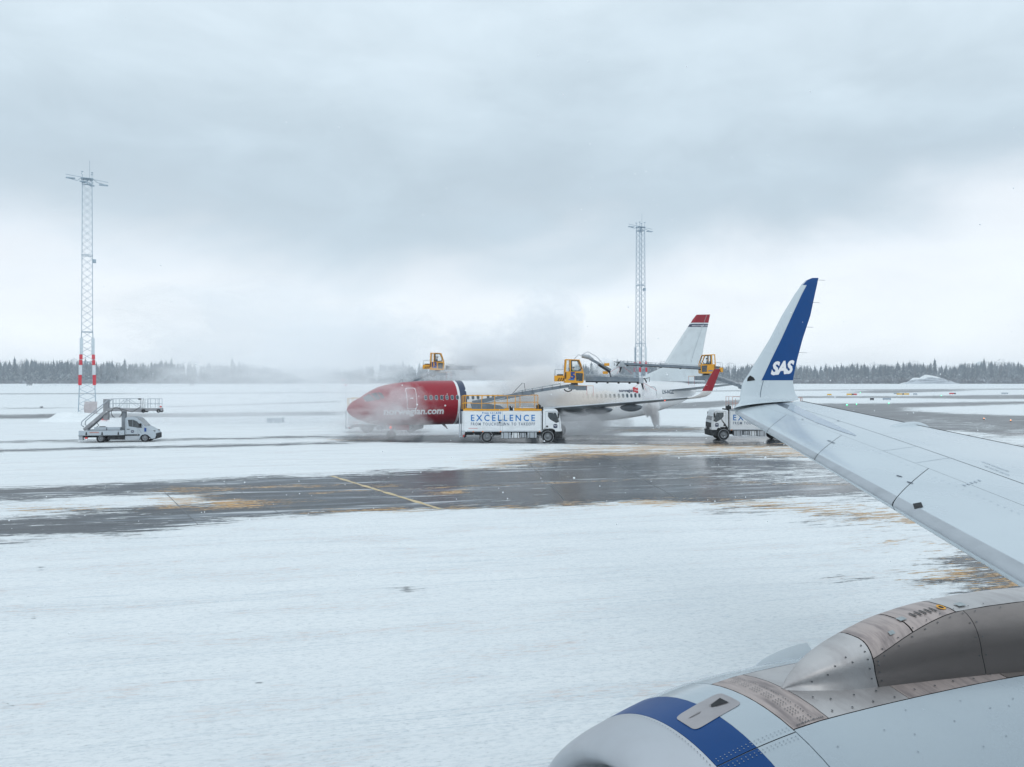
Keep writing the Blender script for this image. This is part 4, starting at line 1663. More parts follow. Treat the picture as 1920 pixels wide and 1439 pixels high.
ng = gear('nose_gear', 4.05, 0, .34, .2, 1.3)
g = MB()
g.lathe([(0, .07), (.03, .001)], E_RED, 12, 'y', (3.95, -.18, 1.0))
g.build('gear_light', ng)
for sg in (1, -1):
    gear('main_gear', 19.7, sg * 2.86, .56, .4, 2.3)
for sg in (1, -1):
    g = MB()
    g.prism([(4.3, .75), (5.6, .75), (5.6, 1.25), (4.3, 1.25)], sg * .5 - .03, sg * .5 + .03, RED)
    g.build('nose_gear_door', jet)
for s, h in ((8.9, .42), (15.2, .3)):
    g = MB()
    g.prism([(s, 1.18), (s + .32, 1.18), (s + .62, 1.15 - h), (s + .5, 1.15 - h)], -.025, .025, LWHITE)
    g.build('blade_antenna', jet)
g = MB()
g.prism([(26.0, 1.2), (26.3, 1.2), (26.42, 1.0), (26.32, 1.0)], -.02, .02, BLACK)
g.prism([(32.6, 1.9), (32.9, 1.95), (33.1, 1.65), (33.0, 1.62)], -.02, .02, BLACK)
g.build('drain_mast', jet)
g = MB()
g.lathe([(0, .06), (.05, .001)], E_RED, 10, 'y', (23.55, -14.8, 3.62))
g.build('wing_light', jet)

# ------------------------------------------------------------------ people in the operator cabins
def make_person(name, label, jacket, cap, loc, rz, helmet=False, group=None):
    """seated operator, one skinned body; x = forward, z up, origin under the seat"""
    V = [(0, 0, .50), (.02, 0, .66), (.03, 0, .86), (.03, 0, 1.02), (.05, 0, 1.12), (.07, 0, 1.20), (.09, 0, 1.30),
         (.03, .19, .98), (.12, .24, .74), (.36, .16, .72), (.44, .13, .74),
         (.03, -.19, .98), (.12, -.24, .74), (.36, -.16, .72), (.44, -.13, .74),
         (.06, .10, .48), (.44, .12, .50), (.46, .12, .10), (.56, .12, .04),
         (.06, -.10, .48), (.44, -.12, .50), (.46, -.12, .10), (.56, -.12, .04)]
    Rr = [.15, .14, .155, .10, .055, .095, .085, .075, .052, .042, .04, .075, .052, .042, .04, .095, .07, .05, .045, .095, .07, .05, .045]
    Ed = [(0, 1), (1, 2), (2, 3), (3, 4), (4, 5), (5, 6), (3, 7), (7, 8), (8, 9), (9, 10), (3, 11), (11, 12), (12, 13), (13, 14),
          (0, 15), (15, 16), (16, 17), (17, 18), (0, 19), (19, 20), (20, 21), (21, 22)]
    me = bpy.data.meshes.new(name)
    me.from_pydata(V, Ed, [])
    o = bpy.data.objects.new(name, me)
    COL.objects.link(o)
    md = o.modifiers.new('skin', 'SKIN')
    for i, sv in enumerate(me.skin_vertices[0].data):
        sv.radius = (Rr[i], Rr[i])
        sv.use_root = i == 0
    o.modifiers.new('sub', 'SUBSURF').levels = 1
    dg = bpy.context.evaluated_depsgraph_get()
    m2 = bpy.data.meshes.new_from_object(o.evaluated_get(dg))
    bpy.data.objects.remove(o)
    m2.name = name
    m2.materials.clear()
    for m in (jacket, SKIN, NAVYC):
        m2.materials.append(m)
    for p in m2.polygons:
        c = p.center
        p.use_smooth = True
        p.material_index = 1 if c.z > 1.10 or (c.x > .38 and c.z > .66 and c.z < .82) else (2 if c.z < .56 else 0)
    o = link(name, m2, label=label, cat='person', group=group)
    o.location = loc
    o.rotation_euler = (0, 0, rz)
    g = MB()
    rows = []
    for i in range(6):
        q = i / 5 * math.pi / 2
        rows.append([(.085 + .115 * math.cos(q) * math.cos(t), .105 * math.cos(q) * math.sin(t), 1.275 + .115 * math.sin(q)) for t in [2 * math.pi * k / 14 for k in range(14)]])
    g.grid(rows, cap, True, loop=True)
    g.add([(.17, -.07, 1.275), (.17, .07, 1.275), (.27, .05, 1.265), (.27, -.05, 1.265)], [(0, 1, 2, 3)], cap)
    g.build('cap', o)
    return o


NUMB = mat('number_blue', (.0, .05, .26), .45, dirt=.1)
# ------------------------------------------------------------------ de-icing trucks
def railing(parent, posts, zs, y, m, w=.05, name='guard_rail', xr=None):
    out_ = []
    for x in posts:
        g = MB()
        g.beam((x, y, zs[0]), (x, y, zs[-1]), w, w, m, (1, 0, 0))
        g.build('rail_post', parent)
    for z in zs[1:]:
        g = MB()
        x0, x1 = xr or (min(posts), max(posts))
        g.beam((x0, y, z), (x1, y, z), w * .9, w * .9, m)
        g.build('rail_bar', parent)


def make_truck(name, label, number, loc, rz, scale, boom_to, cab_face, arm, rail_m, face=1, cabin_rot=0, box_extra=True, boom_base=-1.3, dark_cab=False):
    """local x = forward, the side with y = -face*1.22 looks at the camera. Ground at z=0, x=0 at the rear axle."""
    T = empty(name, loc, rz, scale, label=label, cat='de-icing truck')
    S = -face
    ys = 1.24
    # chassis rails, bumper bars
    g = MB()
    for y in (-.42, .42):
        g.box((-1.9, y - .05, .62), (6.3, y + .05, .90), CHAS)
    for x in (-1.6, -.6, .9, 2.4, 3.9):
        g.box((x, -.42, .68), (x + .08, .42, .84), CHAS)
    g.box((-1.95, -1.1, .42), (-1.85, 1.1, .56), CHAS)
    g.build('chassis', T)
    # body box
    g = MB()
    g.box((-2.08, -ys, 1.02), (4.62, ys, 2.68), TRUCKW, .03)
    bx = g.build('cargo_box', T)
    g = MB()
    for sd in (-1, 1):
        g.box((-2.1, sd * ys - .02, .94), (4.64, sd * ys + .02, 1.03), STEELW)
    g.build('box_sill', bx)
    for sd in (-1, 1):
        for x in (-1.95, 1.12, 1.3, 4.55):
            g = MB()
            g.box((x - .012, sd * (ys + .002) - .004, 1.05), (x + .012, sd * (ys + .002) + .004, 2.66), STEELW)
            g.build('panel_joint', bx)
        # lettering on both sides
        def side(x, z, sd=sd):
            return ((x if sd < 0 else 2.95 - x), sd * (ys + .012), z)
        lettering('EXCELLENCE', lambda x, y: side(-1.35 + x, 1.86 + y), 5.4, .54, LBLUE, bx, bold=.018, spacing=1.45)
        lettering('FROM TOUCHDOWN TO TAKEOFF', lambda x, y: side(-1.35 + x, 1.48 + y), 5.4, .25, LDARK, bx, bold=.012, spacing=1.35)
        if box_extra:
            lettering('Freq 121.630', lambda x, y: side(-.4 + x, 2.46 + y), 1.6, .17, LBLUE, bx, bold=.01)
            g = MB()
            for a, b in (((1.02, 1.50), (1.46, 1.50)), ((1.46, 1.50), (1.46, 1.95)), ((1.46, 1.95), (1.02, 1.95)), ((1.02, 1.95), (1.02, 1.50))):
                g.beam((a[0], sd * (ys + .01), a[1]), (b[0], sd * (ys + .01), b[1]), .02, .025, SEAL)
            g.box((1.02, sd * (ys + .01) - .008, 1.66), (1.14, sd * (ys + .01) + .008, 1.80), BLACK)
            g.build('hatch', bx)
            g = MB()
            g.box((-1.55, sd * (ys + .004) - .004, 1.22), (-.78, sd * (ys + .004) + .004, 1.25), REDB)
            g.build('small_red_print', bx)
        for x in (-.35, 1.15, 4.45, -1.15):
            g = MB()
            g.box((x - .06, sd * (ys + .01) - .02, .93), (x + .06, sd * (ys + .01) + .02, 1.0), ORANGE)
            g.build('marker_light', bx)
    # rear ladder frame and platform
    g = MB()
    for y in (-1.15, 1.15):
        g.beam((-2.32, y, .45), (-2.32, y, 2.6), .05, .08, STEELW, (1, 0, 0))
    for k in range(7):
        g.beam((-2.32, -1.15, .6 + k * .3), (-2.32, -.65, .6 + k * .3), .04, .04, STEELW)
    g.box((-2.4, -1.15, .48), (-2.1, 1.15, .54), STEELW)
    g.build('rear_ladder', T)
    g = MB()
    for y in (-.95, .95):
        g.box((-2.02, y - .14, .50), (-1.92, y + .14, .64), REDL)
    g.build('tail_light', T)
    # side tanks and boxes
    for x0, x1, z0, z1, m in ((1.2, 2.02, .38, .88, ALU), (2.12, 2.72, .42, .86, TRUCKW), (2.8, 3.3, .46, .84, ALU), (3.42, 4.2, .42, .90, STEELW)):
        g = MB()
        g.box((x0, -1.18, z0), (x1, -.62, z1), m, .03)
        g.box((x0, .62, z0), (x1, 1.18, z1), m, .03)
        for u in (.25, .75):
            xx = x0 + (x1 - x0) * u
            g.box((xx - .02, -1.195, z0 - .01), (xx + .02, -1.16, z1 + .01), CHAS)
            g.box((xx - .02, 1.16, z0 - .01), (xx + .02, 1.195, z1 + .01), CHAS)
        g.build('side_tank', T)
    # wheels, arches
    for sd in (-1, 1):
        wheel(T, 0, sd * .98, .52, .52, .44, sd)
        wheel(T, 5.14, sd * 1.02, .52, .52, .32, sd)
        g = MB()
        for x0 in (0, 5.14):
            pts = [(x0 + .66 * math.cos(R(q)), .52 + .64 * math.sin(R(q))) for q in range(10, 171, 16)]
            inn = [(x0 + .60 * math.cos(R(q)), .52 + .58 * math.sin(R(q))) for q in range(170, 9, -16)]
            g.prism(pts + inn, sd * 1.2 - .02 if sd > 0 else sd * 1.2 - .0, sd * .75, CHAS)
        g.build('wheel_arch', T)
        g = MB()
        g.box((-.62, sd * 1.2 - .02, .32), (-.58, sd * .8 + .02, .8), BLACK)
        g.build('mud_flap', T)
    # cab
    prof = [(4.72, .82), (4.72, 2.72), (4.80, 2.80), (5.75, 2.84), (5.95, 2.76), (6.02, 2.6), (6.22, 1.95), (6.28, 1.5), (6.28, .95), (5.78, .95), (5.72, 1.1), (5.5, 1.2), (4.9, 1.2), (4.72, 1.05)]
    g = MB()
    g.prism(prof, -1.15, 1.15, TRUCKW)
    cb = g.build('cab', T)
    bv = cb.modifiers.new('bev', 'BEVEL')
    bv.width = .05
    bv.segments = 3
    bv.limit_method = 'ANGLE'
    for sd in (-1, 1):
        g = MB()
        g.prism([(5.16, 2.58), (5.82, 2.56), (6.10, 1.78), (5.85, 1.68), (5.34, 1.98), (5.16, 2.22)], sd * 1.155 - .006, sd * 1.155 + .006, GLASS)
        wg_ = g.build('side_window', cb)
        g = MB()
        for a, b in (((4.95, 1.22), (4.95, 2.66)), ((4.95, 2.66), (5.9, 2.64)), ((5.9, 2.64), (6.14, 1.82)), ((6.14, 1.82), (6.14, 1.25))):
            g.beam((a[0], sd * 1.152, a[1]), (b[0], sd * 1.152, b[1]), .012, .018, SEAL)
        g.build('door_joint', cb)
        g = MB()
        g.prism([(5.78 + .17 * math.copysign(abs(math.cos(q)) ** .5, math.cos(q)), 1.42 + .17 * math.copysign(abs(math.sin(q)) ** .5, math.sin(q))) for q in np.linspace(0, 2 * math.pi, 17)[:-1]], sd * 1.158 - .004, sd * 1.158 + .004, NAVY)
        lg = g.build('door_emblem', cb)
        g = MB()
        zig = [(-.10, -.07), (-.10, .08), (0, -.01), (.10, .08), (.10, -.07)]
        for a, b in zip(zig[:-1], zig[1:]):
            g.beam((5.78 + a[0], sd * 1.165, 1.42 + a[1]), (5.78 + b[0], sd * 1.165, 1.42 + b[1]), .006, .035, LWHITE)
        g.build('emblem_stroke', lg)
        g = MB()
        g.box((5.0, sd * 1.16 - .01, 1.32), (5.16, sd * 1.16 + .01, 1.46), BLACK)
        g.build('door_handle', cb)
        g = MB()
        g.box((5.98, sd * 1.2 - .1, 2.1), (6.08, sd * 1.2 + .16, 2.5), BLACK, .02)
        g.tube([(5.95, sd * 1.12, 2.6), (6.05, sd * 1.25, 2.58), (6.05, sd * 1.25, 2.3)], .02, BLACK, 6)
        g.build('mirror', cb)
        g = MB()
        g.box((6.27, sd * .85 - .2, 1.0), (6.33, sd * .85 + .2, 1.2), LWHITE)
        g.build('headlight', cb)
    g = MB()
    g.add([(6.03, -1.02, 2.56), (6.03, 1.02, 2.56), (6.25, 1.05, 1.86), (6.25, -1.05, 1.86)], [(0, 1, 2, 3)], GLASS)
    g.build('windscreen', cb)
    g = MB()
    g.box((6.24, -1.0, .98), (6.31, 1.0, 1.62), BLACK, .02)
    g.build('grille', cb)
    g = MB()
    g.prism([(5.75, .35), (6.35, .42), (6.4, .95), (5.74, .95)], -1.14, 1.14, CHAS)
    g.box((4.66, -1.1, .4), (4.78, 1.1, 1.0), CHAS)
    g.build('bumper', T)
    g = MB()      # snorkel, air tanks behind cab
    g.box((4.63, -1.05, 1.05), (4.71, 1.05, 2.9), CHAS)
    g.tube([(4.68, S * 1.0, 2.5), (4.68, S * 1.0, 3.05)], .09, BLACK, 10)
    g.build('air_intake', T)
    # edge boards and rails on the roof
    for sd in (-1, 1):
        for x0, x1 in ((-2.0, 1.86), (2.3, 4.62)):
            g = MB()
            g.box((x0, sd * 1.2 - .04, 2.72), (x1, sd * 1.2 + .04, 2.86), rail_m if rail_m is YEL else STEELW)
            g.build('roof_edge', T)
        fr = empty('guard_rail')
        fr.parent = T
        railing(fr, [-2.1, -1.95, -.45, .65, 1.72, 2.4], (2.84, 3.35, 3.98), sd * 1.2, rail_m)
        fr2 = empty('guard_rail')
        fr2.parent = T
        railing(fr2, [2.8, 4.05, 4.32], (2.84, 3.4, 4.02), sd * 1.15, rail_m, .035, xr=(2.42, 4.34))
    g = MB()
    g.box((1.9, -.9, 2.72), (2.2, -.6, 3.05), BLACK)
    g.box((1.9, .6, 2.72), (2.2, .9, 3.05), BLACK)
    g.box((2.9, -.6, 2.7), (4.3, .6, 2.78), STEELW)
    g.tube([(3.0, S * .5, 2.75), (3.0, S * .5, 3.12), (4.0, S * .5, 3.12), (4.0, S * .5, 2.75)], .03, STEELW, 6)
    g.tube([(4.35, 0, 2.8), (4.38, .1, 3.25), (4.5, .2, 3.15)], .05, CHAS, 6)
    g.box((4.2, -.3, 2.75), (4.6, .3, 3.15), CHAS, .03)
    g.build('roof_equipment', T)
    # turret and boom
    g = MB()
    g.prism([(-1.45, 3.36), (-.4, 3.36), (1.1, 3.12), (1.55, 2.80), (-1.3, 2.80)], -.35, .35, BOOMG)
    g.lathe([(2.68, .6), (2.86, .6)], BOOMG, 20, 'z', (.4, 0, 0))
    tu = g.build('turret', T)
    b0 = Vector((boom_base, 0, 3.35))
    b1 = Vector(boom_to)
    d = b1 - b0
    g = MB()
    m1 = b0 + d * .62
    g.beam(b0, m1, .30, .36, BOOMG)
    bo = g.build('boom', T)
    g = MB()
    g.beam(b0 + d * .42 + Vector((0, 0, .10)), b1, .24, .26, BOOMG)
    g.beam(b0 + d * .45 + Vector((0, -.05, .30)), b0 + d * .88 + Vector((0, -.05, .32)), .08, .08, STEELW)
    for t in (.5, .6, .7, .8, .88):
        q = b0 + d * t
        g.beam(q + Vector((0, -.16, -.05)), q + Vector((0, -.16, .36)), .03, .05, CHAS)
    g.build('boom_extension', bo)
    g = MB()
    g.tube([b0 + d * .10 + Vector((0, .2 * S, -.25)), b0 + d * .33 + Vector((0, .2 * S, -.08))], .07, ALU, 8)
    pp = [b0 + d * .40 + Vector((0, -.1, .15)), b0 + d * .44 + Vector((0, -.1, .5)), b0 + d * .50 + Vector((0, -.1, .95)), b0 + d * .52 + Vector((0, -.1, .9)), b0 + d * .53 + Vector((0, -.1, .2))]
    g.tube(pp, .022, CHAS, 6)
    g.build('boom_hose', bo)
    # boom head: hose loop, counter box
    sx = 1 if cab_face > 0 else -1
    g = MB()
    loop = [b1 + Vector((-.35 * sx + .34 * math.cos(q), -.15, -.26 + .26 * math.sin(q))) for q in np.linspace(-.2, -math.pi + .2, 12)]
    g.tube(loop, .05, CHAS, 8)
    g.box(tuple(b1 + Vector((-.3, -.3, -.35))), tuple(b1 + Vector((.5, .3, .08))), BOOMG, .03)
    g.box(tuple(b1 + Vector((.35 * sx if sx > 0 else -1.2, -.28, -.42))), tuple(b1 + Vector((1.25 if sx > 0 else -.35, .28, -.02))), BOOMG, .03)
    g.lathe([(.05, .3), (.2, .3)], CHAS, 16, 'z', tuple(b1 + Vector((.2 * sx, 0, 0))))
    g.build('boom_head', T)
    g = MB()
    c_ = b1 + Vector((.2 * sx, -.3, -.02))
    g.tube([c_, c_ + Vector((1.6 * sx, 0, -.02))], .018, YEL, 5)
    g.tube([c_ + Vector((1.6 * sx, 0, -.02)), c_ + Vector((1.6 * sx, 0, -.85))], .012, REDB, 5)
    g.tube([c_ + Vector((1.05 * sx, 0, -.02)), c_ + Vector((1.05 * sx, 0, -.8))], .012, REDB, 5)
    g.build('proximity_feeler', T)
    # operator cabin: frame with real openings
    K = empty('operator_cabin')
    K.parent = T
    K.location = b1 + Vector((.15 * sx, 0, .22))
    K.rotation_euler = (0, 0, (0 if sx > 0 else math.pi) + cabin_rot)
    hw = .62
    K.scale = (1.16, 1.0, 1.0) if number else (.98, .9, .88)
    lo_ = [(-.72, 0), (.60, -.02), (.68, .05), (.70, .75), (.68, .98), (-.72, .98)]
    g = MB()
    g.prism(lo_, -hw, hw, YEL)
    g.prism([(-.70, 1.96), (.38, 1.90), (.42, 1.99), (-.64, 2.04)], -hw, hw, YEL)
    for sd in (-1, 1):
        y0, y1 = sd * hw - .03, sd * hw + .03
        g.prism([(-.72, .98), (-.66, 1.98), (-.56, 1.98), (-.62, .98)], y0, y1, YEL)
        g.prism([(.68, .98), (.40, 1.95), (.32, 1.95), (.60, .98)], y0, y1, YEL)
        g.prism([(-.34, .98), (-.34, 1.95), (-.25, 1.95), (-.25, .98)], y0, y1, YEL)
    cs = g.build('cabin_shell', K)
    bv = cs.modifiers.new('bev', 'BEVEL')
    bv.width = .025
    bv.segments = 2
    bv.limit_method = 'ANGLE'
    for sd in (-1, 1):
        g = MB()
        g.prism([(-.25, 1.0), (-.25, 1.93), (.32, 1.93), (.58, 1.0)], sd * hw - .006, sd * hw + .006, CLEAR)
        g.build('cabin_window', K)
        g = MB()
        g.prism([(-.62, 1.0), (-.57, 1.93), (-.34, 1.93), (-.34, 1.0)], sd * hw - .006, sd * hw + .006, CLEAR)
        g.build('cabin_window', K)
        g = MB()
        g.prism([(.14, .18), (.60, .14), (.63, .82), (.10, .86)], sd * (hw + .012) - .006, sd * (hw + .012) + .006, GLASS)
        g.build('lower_window', K)
        fr_pts = [(-.22, 1.02), (-.22, 1.90), (.30, 1.90), (.54, 1.25), (.40, 1.04)]
        g = MB()
        for a, b in zip(fr_pts, fr_pts[1:] + fr_pts[:1]):
            g.beam((a[0], sd * hw, a[1]), (b[0], sd * hw, b[1]), .075, .05, BLACK)
        g.build('window_seal', K)
        nx = -.22 if len(number) == 1 else -.42
        flip = 1 if sd < 0 else -1
        wdt = .36 if len(number) == 1 else .5
        if number:
          lettering(number, (lambda x, y, nx=nx, sd=sd, flip=flip, wdt=wdt: (nx - .08 + (x if flip > 0 else wdt - x), sd * (hw + .035), .36 + y)), wdt, .56, NUMB, K, bold=.06, name='number_lettering', label='blue number ' + number + ' on the yellow cabin')
        g = MB()
        g.box((-.42, sd * (hw + .035) - .004, .24), (.0, sd * (hw + .035) + .004, .33), LBLUE)
        g.build('small_print', K)
        g = MB()
        g.box((-.68, sd * (hw + .035) - .01, .35), (-.6, sd * (hw + .035) + .01, .9), CHAS)
        g.build('door_hinge', K)
    g = MB()
    g.box((-1.45, -.5, .12), (-.74, .5, .62), YEL, .03)
    dk = g.build('cabin_deck', K)
    for sd in (-1, 1):
        for k in range(3):
            g = MB()
            x = -1.25 + k * .17
            g.prism([(x, .15), (x + .08, .15), (x + .2, .42), (x + .12, .42)], sd * .505 - .004, sd * .505 + .004, BLACK)
            g.build('hazard_stripe', dk)
    g = MB()
    g.box((-1.25, -.35, .62), (-.8, .35, .74), CHAS, .03)
    g.tube([(-1.4, -.45, .62), (-1.4, -.45, 1.15), (-.8, -.45, 1.15)], .02, STEELW, 5)
    g.tube([(-1.4, .45, .62), (-1.4, .45, 1.15), (-.8, .45, 1.15)], .02, STEELW, 5)
    g.box((-.3, -.25, .42), (.1, .25, .5), BLACK)
    g.box((-.38, -.22, .5), (-.28, .22, 1.3), BLACK)
    g.build('seat', K)
    if face == -99:
        return T, K
    # spray arm
    A0 = Vector(arm[0])
    A1 = Vector(arm[1])
    g = MB()
    dA = (A1 - A0)
    g.beam(A0, A0 + dA * .62, .26, arm[2], BOOMG)
    g.beam(A0 + dA * .5, A1, .18, arm[2] * .78, BOOMG)
    ar = g.build('spray_arm', T)
    g = MB()
    g.beam(A0 + Vector((0, 0, -arm[2] * .62)), A0 + dA * .97 + Vector((0, 0, -arm[2] * .55)), .16, arm[2] * .28, BLACK)
    g.tube([A0 + Vector((0, -.1, arm[2] * .9)), A1 + Vector((0, -.1, arm[2] * .9))], .03, STEELW, 6)
    for t in (.2, .4, .6, .8, .95):
        q = A0 + dA * t
        g.beam(q + Vector((0, -.1, arm[2] * .4)), q + Vector((0, -.1, arm[2] * .95)), .03, .04, STEELW)
        g.box(tuple(q + Vector((-.08, -.08, -arm[2] * .95))), tuple(q + Vector((.08, .08, -arm[2] * .6))), BLACK)
    g.build('arm_pipe', ar)
    g = MB()
    sgn = 1 if dA.x > 0 else -1
    g.box(tuple(A1 + Vector((-.15, -.15, -.32))), tuple(A1 + Vector((.25, .15, .18))), STEELW, .04)
    g.tube([A1, A1 + Vector((.35 * sgn, 0, .1)), A1 + Vector((.55 * sgn, 0, -.25))], .06, BLACK, 8)
    g.tube([A1 + Vector((.1 * sgn, 0, -.2)), A1 + Vector((.25 * sgn, -.05, -.85))], [.10, .05], BLACK, 8)
    g.tube([A1 + Vector((.3 * sgn, 0, .05)), A1 + Vector((.8 * sgn, 0, .18)), A1 + Vector((.75 * sgn, 0, -.2))], .03, CHAS, 6)
    g.build('nozzle', ar)
    g = MB()
    for dx in (-.95, .45, 1.4):
        g.tube([A1 + Vector((0 if dx < 0 else .2, -.1, -.25)), A1 + Vector((dx, -.2, -.95))], .012, REDB, 5)
    g.build('nozzle_feeler', ar)
    return T, K


# 1: near truck, facing right.  local metres: x = (px-913)/22.2 at the near side
X1 = P(913, 831, 67.3).x
t1, k1 = make_truck('deicing_truck', 'near white de-icing truck facing right, yellow roof rails, cabin number 5 on its boom', '5',
                    (X1, 67.3 + 1.22, 0), 0, 1, (7.30, .3, 4.85), 1, ((8.5, .6, 5.42), (13.25, .6, 5.34), .40), YEL)
# the folded second arm above the cabin
g = MB()
a0, a1, a2 = P(1091, 668, 69.2) - t1.location, P(1112, 675, 69.2) - t1.location, P(1143, 697, 69.2) - t1.location
g.tube([a0, a0.lerp(a1, .6) + Vector((0, 0, .12)), a1], [.16, .2, .12], STEELW, 10)
g.beam(a1 + Vector((-.3, 0, .1)), a2 + Vector((.1, 0, .1)), .2, .22, BOOMG)
g.beam(a1.lerp(a2, .3) + Vector((0, -.2, -.12)), a2 + Vector((0, -.2, -.05)), .16, .18, BLACK)
g.tube([a0 + Vector((0, 0, .1)), a0 + Vector((.5, 0, .38)), a1 + Vector((.3, 0, .28)), a2 + Vector((-.3, 0, .35))], .03, STEELW, 6)
g.build('folding_arm', t1)
for p in (a1.lerp(a2, .75) + Vector((.1, -.1, .35)), a1.lerp(a2, .8) + Vector((-.1, -.1, -.3))):
    g = MB()
    g.box(tuple(p - Vector((.22, .1, .12))), tuple(p + Vector((.22, .1, .12))), YEL, .03)
    g.build('arm_bracket', t1)
g = MB()
kc = k1.location
g.tube([kc + Vector((.0, 0, 2.0)), kc + Vector((.4, 0, 2.45)), a0], .03, STEELW, 6)
g.tube([a2 + Vector((.0, .15, 0)), a2 + Vector((.15, .25, -.5)), Vector((a2.x + .1, .6, 5.5))], .06, CHAS, 8)
g.build('arm_cable', t1)
make_person('person', 'operator in hi-vis green jacket and dark cap inside yellow cabin number 5', GREENV, NAVYC, t1.location + k1.location + Vector((-.12, 0, .02)), 0)

# 2: truck behind the nose, facing right, partly hidden
X3 = P(686, 812, 79.9).x
s3 = .87
t3, k3 = make_truck('deicing_truck', 'de-icing truck half hidden behind the red nose, its raised yellow cabin marked 13', '13',
                    (X3, 79.9 + 1.1, 0), 0, s3, (7.85, 1.2, 7.05), 1, ((9.0, 1.4, 7.6), (12.2, 1.4, 7.62), .40), mat('rail_dull_yellow', (.6, .36, .12), .5), boom_base=-.2)
make_person('person', 'operator in dark clothes inside yellow cabin number 13 above the red fuselage', NAVYC, NAVYC, t3.location + (k3.location + Vector((-.1, 0, .02))) * s3, 0)

# 3: truck at the right, facing left, cut by the wing
X2 = P(1350, 826, 70.2).x + .35
s2 = .95
t2, k2 = make_truck('deicing_truck', 'white de-icing truck facing left, its rear half hidden behind the grey wing', '',
                    (X2 + 5.14 * s2, 70.2 + 1.16, 0), math.pi, s2,
                    ((X2 + 5.14 * s2 - P(1328, 705, 71.4).x) / s2, 0, (P(1328, 705, 71.4).z) / s2), 1,
                    (((X2 + 5.14 * s2 - P(1346, 691, 71.4).x) / s2, .35, P(1346, 692, 71.4).z / s2), ((X2 + 5.14 * s2 - P(1166, 683, 71.4).x) / s2, .35, P(1166, 682, 71.4).z / s2), .24),
                    mat('rail_rusty_pink', (.5, .28, .24), .6), face=-1, box_extra=False)
make_person('person', 'operator in dark clothes inside the yellow cabin beside the red winglet and tail fin', NAVYC, NAVYC, t2.location + Vector((-k2.location.x, 0, k2.location.z)) * s2 + Vector((.1, 0, .02)), math.pi)

# ------------------------------------------------------------------ pickup with boarding stairs
PX0 = P(186.7, 830, 67.9).x
pk = empty('stair_pickup', (PX0 + .12, 67.4 + 1.0, 0), R(10), .91, label='white pickup carrying folded access stairs and a railed platform over its cab', cat='pickup truck')


def pp(px, py):      # local x, z from picture position at the near side
    return (px - 186.7) / 22.0, (830 - py) / 22.0


